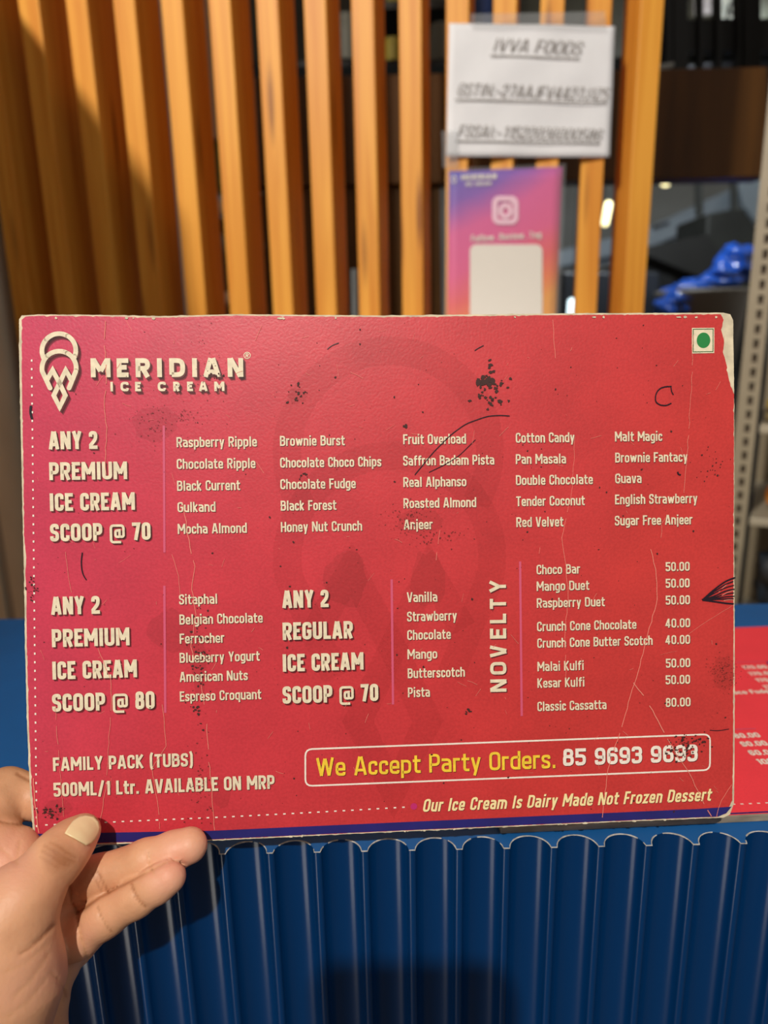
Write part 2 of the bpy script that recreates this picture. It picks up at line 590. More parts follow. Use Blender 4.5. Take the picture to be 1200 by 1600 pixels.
for k in range(1, 16):
    cx = X14 - (k - 1) * PITCH_X
    if slat_mesh is None:
        sm = MB(); sm.box(-0.0127, 0.0127, -0.0225, 0.0335, 0, 2.4)
        o = sm.build('wooden_slat', M['slat'], bevel=0.0012)
        slat_mesh = o
    else:
        o = slat_mesh.copy(); COL.objects.link(o)
    o.location = (cx, SY + 0.0225, 0)
    o.rotation_euler = (0, 0, math.radians(-13 if k > 1 else 1))
    tag(o, special.get(k, 'upright pine slat, %s in the row counted from the kitchen opening' % ordn[k - 1]), 'slat', 'upright pine slats of the screen')

# ------------------------------------------------------------------ counter with fluted front
counter = empty('counter', (0, FY, 0))
tag(counter, 'blue counter with a glossy fluted front under the menu boards', 'counter')
rl, rr = at(348, 1341, FY), at(1163, 1311, FY)
FP = (rr.x - rl.x) / 11
x_start = rl.x - 12 * FP
prof = []
for i in range(34):
    xc = x_start + i * FP
    prof += [(xc - 0.0013, 0.0), (xc + 0.0013, 0.0)]
    w = FP - 0.0026
    for k in range(1, 16):
        t = k / 16
        a = math.pi * t
        prof.append((xc + 0.0013 + w * (0.5 - 0.5 * math.cos(a)) * 0.75 + w * t * 0.25, 0.0076 * math.sin(a) ** 0.85))
n = len(prof)
fp = MB()
fp.add([(x, y, CT) for x, y in prof] + [(x, y, 0.0) for x, y in prof], [(i, n + i, n + i + 1, i + 1) for i in range(n - 1)])
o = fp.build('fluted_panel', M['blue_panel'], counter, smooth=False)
for i, p in enumerate(o.data.polygons):
    p.use_smooth = True
o.location = (0, 0, 0)
xa, xb = prof[0][0], prof[-1][0]
wt = MB()
tv = [(x, y, CT) for x, y in prof]
dep = BY - FY
tf = [tuple(range(n)) + (n + 1, n)]
wt.add(tv + [(xa, dep, CT), (xb, dep, CT)], tf)
wt.add([(xa, dep, CT), (xb, dep, CT), (xb, dep, 0), (xa, dep, 0)], [(0, 1, 2, 3)])
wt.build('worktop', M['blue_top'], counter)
ce = MB()
run = []
for i, (x, y) in enumerate(prof):
    if random.random() < 0.06 and len(run) > 3:
        ce.tube(run, [0.00022 + 0.00012 * random.random() for _ in run], 5)
        run = []
    else:
        run.append((x, y - 0.00008, CT + 0.00005))
ce.tube(run, 0.0002, 5)
ce.build('chipped_edge', M['chip'], counter)

# ------------------------------------------------------------------ second menu lying flat on the counter
zb = CT + 0.0042
c0 = on_plane(782, 1291, zb)
c1 = on_plane(1200, 1271, zb)
ang = math.atan2((c1 - c0).y, (c1 - c0).x)
back_pt = on_plane(1180, 979, zb)
mb2 = empty('menu_board', (c0.x, c0.y, CT), ang)
tag(mb2, 'coral red menu board lying flat on the blue counter behind the held one', 'menu board')
loc = Matrix.Rotation(-ang, 3, 'Z') @ (back_pt - c0)
D2 = loc.y
b = MB(); b.box(0, 0.297, 0, D2, 0, 0.0038)
b.build('card_core', M['grey_core'], mb2, bevel=0.0006)
b = MB(); b.box(0.001, 0.2965, 0.0005, D2 - 0.0006, 0.0038, 0.0042)
b.build('printed_face', M['face_b'], mb2)


def b2(px, py):
    q = Matrix.Rotation(-ang, 3, 'Z') @ (on_plane(px, py, zb) - c0)
    return Vector((q.x, q.y))


b = MB(); yb = b2(1190, 1268).y
b.box(0.001, 0.2965, 0.0006, yb, 0.0042, 0.00428)
b.build('border_strip', M['navy'], mb2)


def text2(mb, s, px, py, cap, k=1.0, z=0.0044):
    p = b2(px, py); x = 0
    for c in s:
        W = G[c][0] * k
        for pts, cl in glyph_strokes(c, 0.22, W):
            vs, fs = ribbon(pts, 0.22, cl)
            flat(mb, [p + Vector(((x + q.x) * cap, q.y * cap)) for q in vs], fs, z)
        x += W + 0.08


for grp in ((('170.00', 1163, 1046), ('170.00', 1173, 1056), ('170.00', 1184, 1066), ('170.00', 1196, 1077)),
            (('80.00', 1150, 1154), ('90.00', 1161, 1167), ('60.00', 1174, 1181), ('100.00', 1187, 1195))):
    b = MB()
    for s, px, py in grp:
        text2(b, s, px, py, 0.0046, 1.35)
    b.build('price_list', M['white'], mb2)
b = MB(); text2(b, 'Choco Fudge', 1132, 1086, 0.0046, 1.3)
b.build('flavour_list', M['white'], mb2)
for (p, q) in (((1120, 1036), (1195, 1034)), ((1120, 1141), (1181, 1139))):
    b = MB()
    poly_line(b, [b2(*p), b2(*q)], 0.0007, 0.0044)
    b.build('divider_line', M['pink'], mb2)
b = MB()
for k in range(10):
    p = b2(1118 + 13 * k, 1258.5 - 0.55 * k)
    poly_line(b, [p, p + Vector((0.0014, 0))], 0.0007, 0.0044)
b.build('dotted_border', M['white'], mb2)
b = MB()
for pl in ([(1197, 1034), (1222, 1033), (1222, 1046), (1206, 1046)],):
    flat(b, [b2(*p) for p in pl], [(0, 1, 2, 3)], 0.00435)
b.build('corner_flash', M['navy'], mb2)

# ------------------------------------------------------------------ the held menu board
TL = CAM + Vector((-0.14623523, 0.29879641, 0.0108419))
Ux = Vector((0.29657695, 0.01503353, -0.00501038)).normalized()
Vy = -Vector((0.00153718, -0.04760938, -0.21235266)).normalized()
Nz = Ux.cross(Vy).normalized()
Vy = Nz.cross(Ux)
board = empty('menu_board')
bm4 = Matrix.Identity(4)
for i in range(3):
    bm4[i][0], bm4[i][1], bm4[i][2], bm4[i][3] = Ux[i], Vy[i], Nz[i], TL[i]
board.matrix_world = bm4
tag(board, 'worn red menu board with white lists of flavours, held up by a hand', 'menu board')


def ragged(pts, step, amp, seed):
    r = random.Random(seed)
    out = []
    n = len(pts)
    for i in range(n):
        a, b_ = pts[i], pts[(i + 1) % n]
        L = (b_ - a).length
        k = max(1, int(L / step))
        nn = Vector((-(b_ - a).y, (b_ - a).x)) / max(L, 1e-9)
        for j in range(k):
            a2 = amp * (0.4 + 1.6 * (r.random() ** 4))
            out.append(a + (b_ - a) * (j / k) + nn * (r.uniform(-0.3, 1.0) * a2))
    return out


def P(l):
    return [bp(*q) for q in l]


# outline of the card (clockwise on the photograph gives an inward-left normal handled by the sign of amp)
card = P([(30, 499), (34, 493), (60, 491.5), (150, 492), (245, 494), (370, 491), (600, 493), (900, 489.5), (1130, 488.5), (1141, 491), (1145.5, 500),
          (1149, 640), (1151.5, 860), (1154, 1000), (1156, 1180), (1156, 1255), (1150, 1272), (1140, 1277), (1000, 1282.5), (800, 1291.5), (600, 1300.5), (345, 1313),
          (160, 1319.5), (72, 1319), (63, 1312), (56, 1230), (50, 1120), (45.5, 1000), (43, 900), (37, 740), (31, 560)])
cb = MB()
co = ragged(card, 0.0016, 0.00016, 3)
cb.prism([(p.x, p.y) for p in co[::-1]], -0.0030, 0.0)
cb.build('card_core', M['core'], board)
face_px = [(34, 500), (40, 494.5), (60, 493.5), (150, 494), (245, 496.5), (370, 493), (600, 495.5), (900, 492), (1126, 491), (1131, 500), (1127, 515), (1132, 535), (1130, 550), (1136, 570),
           (1139, 590), (1148, 616), (1149, 700), (1150.5, 860), (1152, 1000), (1153.5, 1180), (1153, 1250), (1144, 1270), (1132, 1275.5), (1000, 1281), (800, 1290), (600, 1299), (345, 1311),
           (160, 1317), (74, 1314), (66, 1306), (59, 1230), (53, 1120), (48.5, 1000), (47, 925), (45, 895), (46, 870), (42, 835), (40, 740), (36, 610), (35, 560)]
fc = MB()
fo = ragged(P(face_px), 0.0011, -0.00022, 11)
fc.prism([(p.x, p.y) for p in fo[::-1]], 0.00002, 0.0002)
fc.build('printed_face', M['face'], board)

bb = MB()
strip = [(66, 1302), (160, 1300.5), (345, 1297), (480, 1290.8), (700, 1281), (900, 1272), (1100, 1263), (1152, 1259.5), (1152, 1252), (1144, 1269.5), (1132, 1274.8), (1000, 1280.3), (800, 1289.3),
         (600, 1298.3), (345, 1310.3), (160, 1316), (76, 1313)]
strip = [p for p in strip if p != (1152, 1252)]
st = P(strip)
flat(bb, st[::-1], [tuple(range(len(st)))], 0.00026)
bb.build('border_strip', M['navy'], board)

# watermark: the cone emblem, very large and faint
LOGO = []


def logo_lines(ox, oy, s):
    def q(x, y):
        return bp(ox + (x - 328) * s, oy + (y - 95) * s)
    L = []
    L.append([q(325 + 198 * math.cos(a), 323 - 198 * math.sin(a)) for a in np.linspace(math.radians(212), math.radians(-30), 44)])
    L.append([q(132 + 0, 560)][:0] + [q(228, 762), q(136, 572)] + [q(330 + 200 * math.cos(a), 530 - 200 * math.sin(a)) for a in np.linspace(math.radians(188), math.radians(-8), 40)] + [q(524, 572), q(450, 762)])
    L.append([q(190, 668), q(255, 552), q(338, 705), q(408, 848), q(343, 985), q(272, 848), q(338, 705), q(408, 552), q(474, 668)])
    return L


gm = MB()
for l in logo_lines(612, 524, 6.0 / 7.5):
    poly_line(gm, l, 44 * PX, 0.00028)
gm.build('watermark_emblem', M['ghost_ink'], board)

lg = MB()
for l in logo_lines(50 + 328 / 7.5, 505 + 95 / 7.5, 1 / 7.5):
    for k, (dx, dy) in enumerate(((4.8, 5.6), (3.4, 4.0), (1.8, 2.1))):
        d = Vector((dx * PX, -dy * PX))
        poly_line(lg, [p + d for p in l], 6.6 * PX, 0.00030 + 0.00001 * k, 2 if k < 2 else 1, rounded=k == 2)
    poly_line(lg, l, 7.0 * PX, 0.00042, 0, rounded=True)
lg.build('cone_emblem', [M['cream'], M['shade_ink'], M['soft_shade_ink']], board)

bn = MB()


def boxed(mb, items, y0, cap, w, R):
    for c, xa_, xb_ in items:
        for dx, dy, mi, z in ((4.4, 5.4, 2, 0.0003), (3.1, 3.8, 2, 0.00031), (1.7, 2.1, 1, 0.00033), (0, 0, 0, 0.00042)):
            W = (xb_ - xa_) / cap
            p0 = bp(xa_ + dx, y0 + dy - (xa_ - 145) * 0.003)
            for pts, cl in glyph_strokes(c, min(w, W), W, R):
                vs, fs = ribbon(pts, min(w, W), cl)
                flat(mb, [p0 + p * (cap * PX) for p in vs], fs, z, mi)


z1 = 2.857
boxed(bn, [(c, a / z1, b_ / z1) for c, a, b_ in (('M', 411, 495), ('E', 527, 577), ('R', 611, 673), ('I', 706, 728), ('D', 761, 829), ('I', 863, 884), ('A', 911, 989), ('N', 1021, 1089))], 589.8, 28.8, 0.25, 0.45)
boxed(bn, [(c, a / z1, b_ / z1) for c, a, b_ in (('I', 499, 510), ('C', 544, 579), ('E', 609, 634), ('C', 710, 745), ('R', 779, 807), ('E', 841, 866), ('A', 893, 931), ('M', 962, 1006))], 611.8, 14.4, 0.26, 0.45)
ring = [bp(387.2 + 5 * math.cos(a), 555.6 + 5 * math.sin(a)) for a in np.linspace(0, 2 * math.pi, 20)]
poly_line(bn, ring, 1.1 * PX, 0.00042, 0, closed=True)
text_line(bn, 'R', 385, 558.6, 389.6, 6.2, 0.2)
bn.build('brand_name', [M['cream'], M['shade_ink'], M['soft_shade_ink']], board)


def heading(lines):
    h = MB()
    for s, x, y, x1, cap, w in lines:
        text_line(h, s, x, y, x1, cap, w, 0.00042, 0, R=0.16)
        text_line(h, s, x, y, x1, cap, w, 0.00033, 1, off=(1.5, 1.7), R=0.16)
        text_line(h, s, x, y, x1, cap, w, 0.00031, 2, off=(2.6, 2.9), R=0.16)
    h.build('heading', [M['cream'], M['shade_ink'], M['soft_shade_ink']], board)


heading([('ANY 2', 79.5, 702.3, 155.8, 27.3, .195), ('PREMIUM', 81.2, 750.2, 202.6, 27, .195), ('ICE CREAM', 82.6, 798.5, 215.3, 27, .195), ('SCOOP @ 70', 83.7, 846, 240.5, 27, .195)])
heading([('ANY 2', 86.5, 960.3, 162.8, 27.6, .195), ('PREMIUM', 88.6, 1010.8, 209.7, 27.6, .195), ('ICE CREAM', 90, 1061.2, 221.9, 27.6, .195), ('SCOOP @ 80', 90.3, 1111.6, 250.3, 27.6, .195)])
heading([('ANY 2', 446.9, 949.8, 519.4, 27.3, .195), ('REGULAR', 448.3, 999.6, 557.9, 27.3, .195), ('ICE CREAM', 449, 1049, 575, 27.3, .195), ('SCOOP @ 70', 449.4, 1099, 598.8, 27.3, .195)])


def flavour_list(lines, name='flavour_list', cap=15.6, w=.152):
    h = MB()
    for s, x, y, x1 in lines:
        text_line(h, s, x, y, x1, cap, w, 0.00042, 0)
        text_line(h, s, x, y, x1, cap, w, 0.00033, 1, off=(0.8, 0.9))
    return h.build(name, [M['cream'], M['shade_ink']], board)


flavour_list([('Raspberry Ripple', 279, 699, 404.3), ('Chocolate Ripple', 279.7, 732.9, 402.5), ('Black Current', 280.7, 767, 379), ('Gulkand', 281.8, 800.3, 341), ('Mocha Almond', 282.5, 834.2, 390.3)])
flavour_list([('Brownie Burst', 440.3, 696.9, 541.4), ('Chocolate Choco Chips', 441, 730.8, 598.8), ('Chocolate Fudge', 441.7, 764.4, 559.3), ('Black Forest', 442.7, 797.9, 529.5), ('Honey Nut Crunch', 443.4, 831.2, 570.1)])
flavour_list([('Fruit Overload', 632.4, 694.3, 730.4), ('Saffron Badam Pista', 632.8, 727.6, 774.9), ('Real Alphanso', 633.5, 761.1, 731.8), ('Roasted Almond', 634.2, 794, 747.6), ('Anjeer', 634.9, 827.3, 680)])
flavour_list([('Cotton Candy', 808, 691.9, 899.7), ('Pan Masala', 808.4, 725.1, 886.8), ('Double Chocolate', 809, 758, 929.1), ('Tender Coconut', 809.8, 790.9, 916.9), ('Red Velvet', 810.5, 823.5, 884)])
flavour_list([('Malt Magic', 962.7, 689.8, 1036.6), ('Brownie Fantacy', 963.4, 722.7, 1076.5), ('Guava', 963.8, 755.2, 1005), ('English Strawberry', 964.1, 788, 1092.6), ('Sugar Free Anjeer', 964.1, 821, 1085.2)])
flavour_list([('Sitaphal', 286, 944.2, 345.8), ('Belgian Chocolate', 287, 975.5, 416.9), ('Ferrocher', 287.7, 1005.3, 357.4), ('Blueberry Yogurt', 288, 1035.2, 413), ('American Nuts', 288.4, 1065, 394.8), ('Espreso Croquant', 289.1, 1095.4, 416.2)])
flavour_list([('Vanilla', 641.2, 940.6, 688.8), ('Strawberry', 641.9, 970.7, 719.6), ('Chocolate', 642.6, 999.5, 710.5), ('Mango', 643.3, 1029.5, 689.8), ('Butterscotch', 644, 1059.2, 733.2), ('Pista', 644.7, 1089, 679)])
flavour_list([('Choco Bar', 843, 897.2, 910.9), ('Mango Duet', 843.4, 923.1, 925.6), ('Raspberry Duet', 844, 949.3, 950.1), ('Crunch Cone Chocolate', 844.8, 986, 999.8), ('Crunch Cone Butter Scotch', 845.5, 1011.9, 1025.4),
              ('Malai Kulfi', 846.2, 1048.3, 918.6), ('Kesar Kulfi', 846.5, 1074.2, 920), ('Classic Cassatta', 846.9, 1110.6, 954.7)], cap=15.2)
flavour_list([('50.00', 1044.3, 892.3, 1081.7), ('50.00', 1044.6, 918.2, 1082), ('50.00', 1045, 944.5, 1082.8), ('40.00', 1045, 980.5, 1083.5), ('40.00', 1045.3, 1006.4, 1083.8), ('50.00', 1046.4, 1042.8, 1084.5),
              ('50.00', 1046.4, 1068.7, 1084.5), ('80.00', 1047, 1104, 1085.6)], 'price_list', 14.6, .165)
# upright heading NOVELTY, read from the bottom to the top
nv = MB()
pA, pB = bp(798.3, 1080), bp(795.2, 902.7)
ax = (pB - pA).normalized()
ay = Vector((-ax.y, ax.x))
capn = 26 * PX
for c, ya, yb in (('N', 628, 571), ('O', 549, 492), ('V', 471, 416), ('E', 386, 340), ('L', 316, 273), ('T', 251, 205), ('Y', 178, 121)):
    x = (628 - ya) / 2.857 / 26
    W = (ya - yb) / 2.857 / 26
    for pts, cl in glyph_strokes(c, 0.2, W, 0.25):
        vs, fs = ribbon(pts, 0.2, cl)
        for dx, dy, mi, z in ((1.6, 1.7, 1, 0.00033), (0, 0, 0, 0.00042)):
            flat(nv, [pA + ax * ((x + p.x) * capn) + ay * (p.y * capn) + Vector((dx * PX, -dy * PX)) for p in vs], fs, z, mi)
nv.build('heading', [M['cream'], M['shade_ink']], board)

fam = MB()
for s, x, y, x1, cap in (('FAMILY PACK (TUBS)', 92.8, 1204, 311, 21), ('500ML/1 Ltr. AVAILABLE ON MRP', 94.2, 1244, 439, 21.8)):
    text_line(fam, s, x, y, x1, cap, .18, 0.00042, 0)
    text_line(fam, s, x, y, x1, cap, .18, 0.00033, 1, off=(0.9, 1.0))
fam.build('pack_notice', [M['cream'], M['shade_ink']], board)

ob = MB()
fr = [(493, 1169.5), (1108, 1146.8), (1116.5, 1154), (1116.8, 1194), (1109, 1202.5), (494, 1226.8), (486, 1219.5), (485.5, 1177.5), (493, 1169.5)]
rp_ = fillet(P([(485.6, 1169.9), (801, 1158.2), (1116.7, 1146.4), (1117, 1174), (1117.2, 1202.2), (801, 1215), (486.4, 1227.2), (486, 1198), (485.6, 1169.9), (801, 1158.2)])[:], [True, False] + [False] * 8, 9 * PX)
cyc = P([(800, 1158.2), (1116.7, 1146.4), (1117.2, 1202.2), (486.4, 1227.2), (485.6, 1169.9), (800, 1158.2)])
rp_ = fillet(cyc, [True, False, False, False, False, True], 11 * PX)
poly_line(ob, rp_, 2.6 * PX, 0.00040, 1, closed=True)
text_line(ob, 'We Accept Party Orders.', 503.3, 1212.6, 877.5, 29.5, .145, 0.00042, 0)
text_line(ob, '85 9693 9693', 888, 1196, 1098, 27.5, .19, 0.00042, 1)
text_line(ob, 'We Accept Party Orders.', 503.3, 1212.6, 877.5, 29.5, .145, 0.00033, 2, off=(0.9, 1))
text_line(ob, '85 9693 9693', 888, 1196, 1098, 27.5, .19, 0.00033, 2, off=(1, 1.1))
ob.build('order_banner', [M['yellow'], M['white'], M['shade_ink']], board)

tg = MB()
TG = 'Our Ice Cream Is Dairy Made Not Frozen Dessert'
text_line(tg, TG, 669.5, 1267.6, 1119, 20.5, .165, 0.00042, 0, shear=0.2, R=0.3, track=0.09)
text_line(tg, TG, 669.5, 1267.6, 1119, 20.5, .165, 0.00033, 1, off=(0.8, 0.9), shear=0.2, R=0.3, track=0.09)
tg.build('tagline', [mat('pale yellow ink', (244, 226, 168), 0.5), M['shade_ink']], board)

for a, b_, w in (((258.5, 665), (262, 863), 3.4), ((262.5, 915), (266.5, 1113), 3.6), ((617, 905), (621.5, 1100), 3.6), ((817, 877), (822.5, 1118), 3.6)):
    d = MB(); poly_line(d, P([a, b_]), w * PX, 0.0004)
    d.build('divider_line', M['pink'], board)

db = MB()
for k in range(55):
    t = k / 54
    c = bp(51 + 17 * t, 562 + 726 * t)
    poly_line(db, [c, c + Vector((0, -3.2 * PX))], 2.4 * PX, 0.0004)
for k in range(1, 44):
    t = k / 44
    c = bp(68 + 583 * t, 1288.5 - 29 * t + (6 if t < 0.5 else 12 * (1 - t)) * t * 0.5)
    poly_line(db, [c, c + Vector((4 * PX, 0))], 2.1 * PX, 0.0004)
blob(db, bp(656, 1259), 5.3 * PX, 5.3 * PX, 0.00041, 1, 16, 0)
db.build('dotted_border', [M['white'], M['magenta']], board)

vg = MB()
flat(vg, P([(1081, 552.5), (1116, 551.8), (1115.6, 512.4), (1080.6, 512.8)]), [(0, 1, 2, 3)], 0.0004, 0)
poly_line(vg, P([(1098, 514.6), (1113.6, 514.4), (1113.9, 549.6), (1083, 550.2), (1082.7, 514.8), (1098, 514.6)]), 1.3 * PX, 0.00043, 1, closed=True)
flat(vg, P([(1098.9 + 10.6 * math.cos(a), 532 + 12.2 * math.sin(a)) for a in np.linspace(0, -2 * math.pi, 25)[:-1]]), [tuple(range(24))], 0.00043, 2)
vg.build('veg_mark', [M['cream'], M['dark_green'], M['green']], board)

# wear on the print: grime spots, smears, dried pen lines, pale creases
wm = MB()
ZW = 0.00050
for k in range(330):
    c = bp(random.uniform(60, 1145), random.uniform(505, 1270))
    r = (0.5 + 1.5 * random.random() ** 4) * PX
    blob(wm, c, r, r * random.uniform(0.5, 1.2), ZW, 0, 7)


def cluster(cx, cy, sx, sy, n, r0, r1, mi=0):
    for _ in range(n):
        c = bp(random.gauss(cx, sx), random.gauss(cy, sy))
        r = random.uniform(r0, r1) * PX
        blob(wm, c, r, r * random.uniform(0.6, 1.1), ZW, mi, 8, 0.45)


cluster(768, 570, 3, 8, 7, 1.5, 4); cluster(760, 597, 8, 6, 24, 1.5, 5); cluster(782, 601, 8, 4, 14, 1.2, 3.4); cluster(772, 627, 10, 5, 15, 1.2, 4)
cluster(752, 618, 8, 4, 9, 1.2, 3); cluster(466, 615, 9, 9, 16, 0.8, 2.6); cluster(245, 660, 22, 16, 75, 0.5, 1.3, 5); cluster(290, 650, 10, 6, 26, 0.5, 1.4, 5); cluster(635, 812, 16, 14, 60, 0.5, 1.6, 5)
cluster(690, 838, 22, 7, 55, 0.5, 1.6, 5); cluster(655, 800, 12, 8, 24, 0.5, 1.4, 5); cluster(1138, 1050, 13, 13, 170, 0.4, 1.1, 5); cluster(1085, 1158, 14, 6, 46, 0.8, 2.2); cluster(1065, 1172, 10, 5, 30, 0.8, 2.3); cluster(318, 1030, 9, 38, 80, 0.5, 2.2)
cluster(92, 1268, 12, 5, 40, 0.6, 2.2); cluster(322, 1230, 10, 40, 60, 0.5, 1.8, 5); cluster(325, 600, 12, 50, 60, 0.4, 1.1, 5); cluster(1115, 725, 12, 14, 26, 0.4, 1.3)
cluster(738, 1110, 2, 3, 5, 1, 3); cluster(316, 1108, 4, 4, 8, 1, 2.6); cluster(58, 920, 5, 10, 30, 0.5, 1.7); cluster(478, 742, 4, 3, 9, 0.6, 2); cluster(340, 588, 12, 5, 16, 0.5, 1.7); cluster(636, 667, 1.5, 2, 5, 1, 2.6)
for cx, cy, rx, ry in ((275, 985, 36, 34), (466, 618, 15, 12), (660, 815, 38, 20), (545, 905, 32, 44), (672, 905, 28, 44), (318, 1040, 12, 50), (1138, 1050, 20, 26), (245, 662, 36, 26), (100, 1262, 22, 14), (355, 1238, 14, 22)):
    blob(wm, bp(cx, cy), rx * PX, ry * PX, 0.00029 + 0.00001 * random.random(), 1, 18, 0.14)


def pen(pts, w=1.6, mi=2, z=ZW + 0.00002):
    pp = fillet(P(pts), [False] * len(pts), 9 * PX)
    poly_line(wm, pp, w * PX, z, mi)


pen([(651, 742), (667, 722), (681, 705), (708, 678), (730, 662), (764, 650), (785, 649), (798, 650)], 1.5)
pen([(673, 738), (700, 725), (720, 712), (745, 687)], 1.2)
pen([(1050, 604), (1041, 604), (1031, 607), (1025, 616), (1025, 628), (1032, 633), (1042, 634), (1050, 630)], 1.9)
pen([(1049, 605), (1050, 612), (1053, 617)], 1.5)
pen([(134, 863), (132, 880), (135, 897), (141, 906)], 1.8)
pen([(51, 634), (50, 645), (53, 655)], 3.6)
pen([(512, 546), (519, 540), (530, 536)], 1.1)
pen([(742, 548), (748, 544), (756, 540)], 1.3)
pen([(1116, 1140), (1130, 1141), (1146, 1138)], 1.2)
pen([(1060, 761), (1062, 742), (1066, 741)][:2], 2.0) if False else pen([(1061, 737), (1062, 741), (1066, 742)], 2.4)
for tx, ty, w in ((1153, 902, 2.6), (1150, 908, 2.0), (1151, 914, 1.8), (1152, 920, 2.0), (1151, 926, 1.8), (1152, 931, 1.8), (1151, 935, 2.0), (1151, 943, 2.6)):
    pen([(1102, 937), (1118 + random.random() * 6, 937 + (ty - 937) * 0.42), (1138, 937 + (ty - 937) * 0.85), (tx, ty)], w)
for a, b_ in (((1127, 925), (1142, 911)), ((1132, 930), (1150, 922)), ((1135, 938), (1151, 937))):
    pen([a, ((a[0] + b_[0]) / 2, (a[1] + b_[1]) / 2 - 1), b_], 1.0, 3, ZW + 0.00004)


def crease(pts, w=0.9):
    w = w * 0.75
    out = []
    for (a, b_) in zip(pts[:-1], pts[1:]):
        k = max(2, int(math.dist(a, b_) / 9))
        for j in range(k):
            t = j / k
            out.append((a[0] + (b_[0] - a[0]) * t + random.uniform(-0.9, 0.9), a[1] + (b_[1] - a[1]) * t))
    out.append(pts[-1])
    seg = []
    for q in out:
        if random.random() < 0.10:
            if len(seg) > 2:
                poly_line(wm, P(seg), w * random.uniform(0.7, 1.2) * PX, ZW + 0.00003, 3)
            seg = []
        seg.append(q)
    if len(seg) > 1:
        poly_line(wm, P(seg), w * PX, ZW + 0.00003, 3)


crease([(166, 502), (164, 530), (168, 590), (165, 640), (170, 668), (168, 720), (170, 742)], 1.1)
crease([(290, 785), (300, 845), (310, 885), (305, 912), (312, 960), (305, 1010), (317, 1050), (330, 1110), (335, 1180), (346, 1296)], 1.2)
crease([(274, 866), (285, 900), (287, 940)], 0.8)
crease([(160, 1012), (180, 1060), (183, 1100), (178, 1170), (176, 1230), (166, 1285)], 1.0)
crease([(262, 1100), (268, 1165), (247, 1200), (256, 1250), (260, 1294)], 0.9)
crease([(95, 1105), (103, 1200), (110, 1275)], 0.7)
crease([(1083, 495), (1081, 600), (1077, 680), (1074, 730), (1071, 770)], 0.9)
crease([(863, 500), (868, 560)], 0.9)
crease([(900, 682), (898, 730), (896, 770), (881, 840), (888, 880), (893, 930), (888, 985), (890, 1060)], 0.8)
crease([(1021, 858), (1030, 900), (1032, 935), (1020, 980), (1008, 1030), (997, 1068), (978, 1135), (958, 1200), (950, 1276)], 1.3)
crease([(995, 1066), (1012, 1086), (1035, 1125), (1060, 1172), (1085, 1208), (1108, 1255), (1120, 1274)], 1.8)
crease([(1128, 1275), (1135, 1250), (1151, 1225)], 1.0)
crease([(1150, 945), (1110, 970), (1078, 992)], 0.6)
crease([(108, 862), (112, 900), (118, 925)], 0.7)
crease([(62, 1215), (66, 1260), (72, 1300)], 2.0)
crease([(692, 828), (689, 850), (686, 875)], 1.0)
crease([(1040, 600), (1054, 640), (1037, 820), (1036, 840)][2:], 0.8)
for _ in range(120):
    x, y = random.uniform(60, 1140), random.uniform(505, 1255)
    a = random.uniform(0, 6.28)
    L = random.uniform(3, 22) * (0.4 + random.random())
    poly_line(wm, P([(x, y), (x + L * 0.5 * math.cos(a), y + L * 0.5 * math.sin(a) + random.uniform(-1, 1)), (x + L * math.cos(a), y + L * math.sin(a))]), random.uniform(0.25, 0.55) * PX, ZW + 0.00003, 3)
for _ in range(14):
    x = random.uniform(80, 1140)
    e0 = 492 + (x < 600) * 1.5
    blob(wm, bp(x, e0 + 4), random.uniform(1, 4) * PX, random.uniform(0.8, 2) * PX, ZW, 4, 8)
for _ in range(34):
    x = random.uniform(360, 1130)
    blob(wm, bp(x, 1311 - (x - 345) * 0.0447), random.uniform(1, 5) * PX, random.uniform(0.7, 1.7) * PX, ZW, 4, 8)
wm.build('wear_marks', [M['dirt'], M['smear'], M['pen'], M['scratch'], M['core'], M['grime']], board)

# ------------------------------------------------------------------ papers taped on the slats
PYY = SY - 0.004


def sheet(px_quad, Y, nx, ny, wav, seed, thick=0.0004):
    """A slightly wavy sheet through four photograph corners (TL TR BR BL) at distance Y."""
    r = random.Random(seed)
    ph = [r.uniform(0, 6.28) for _ in range(6)]
    c = [at(*p, Y) for p in px_quad]
    mb = MB()
    vs = []
    for j in range(ny + 1):
        for i in range(nx + 1):
            u, v = i / nx, j / ny
            p = (c[0] * (1 - u) + c[1] * u) * (1 - v) + (c[3] * (1 - u) + c[2] * u) * v
            p = p + Vector((0, -wav * (0.6 + 0.5 * math.sin(7 * u + ph[0] + 3 * v) + 0.4 * math.sin(9 * v + ph[1]) + 0.3 * math.sin(15 * u + 11 * v + ph[2])), 0))
            vs.append(p)
    fs = [(j * (nx + 1) + i, (j + 1) * (nx + 1) + i, (j + 1) * (nx + 1) + i + 1, j * (nx + 1) + i + 1) for j in range(ny) for i in range(nx)]
    mb.add(vs, fs)
    return mb, c


M['paper'] = mat('white paper', (234, 236, 242), 0.6, noise=0.03, scale=30)
M['grey_ink'] = mat('grey outlined print', (132, 126, 120), 0.7)
M['sleeve'] = mat('clear plastic sleeve', (225, 230, 236), 0.5, spec=0.2, alpha=0.12)
M['film'] = mat('clear adhesive film', (190, 195, 200), 0.18, alpha=0.28)


def surf(c, u, v, lift):
    p = (c[0] * (1 - u) + c[1] * u) * (1 - v) + (c[3] * (1 - u) + c[2] * u) * v
    return p + Vector((0, -lift, 0))


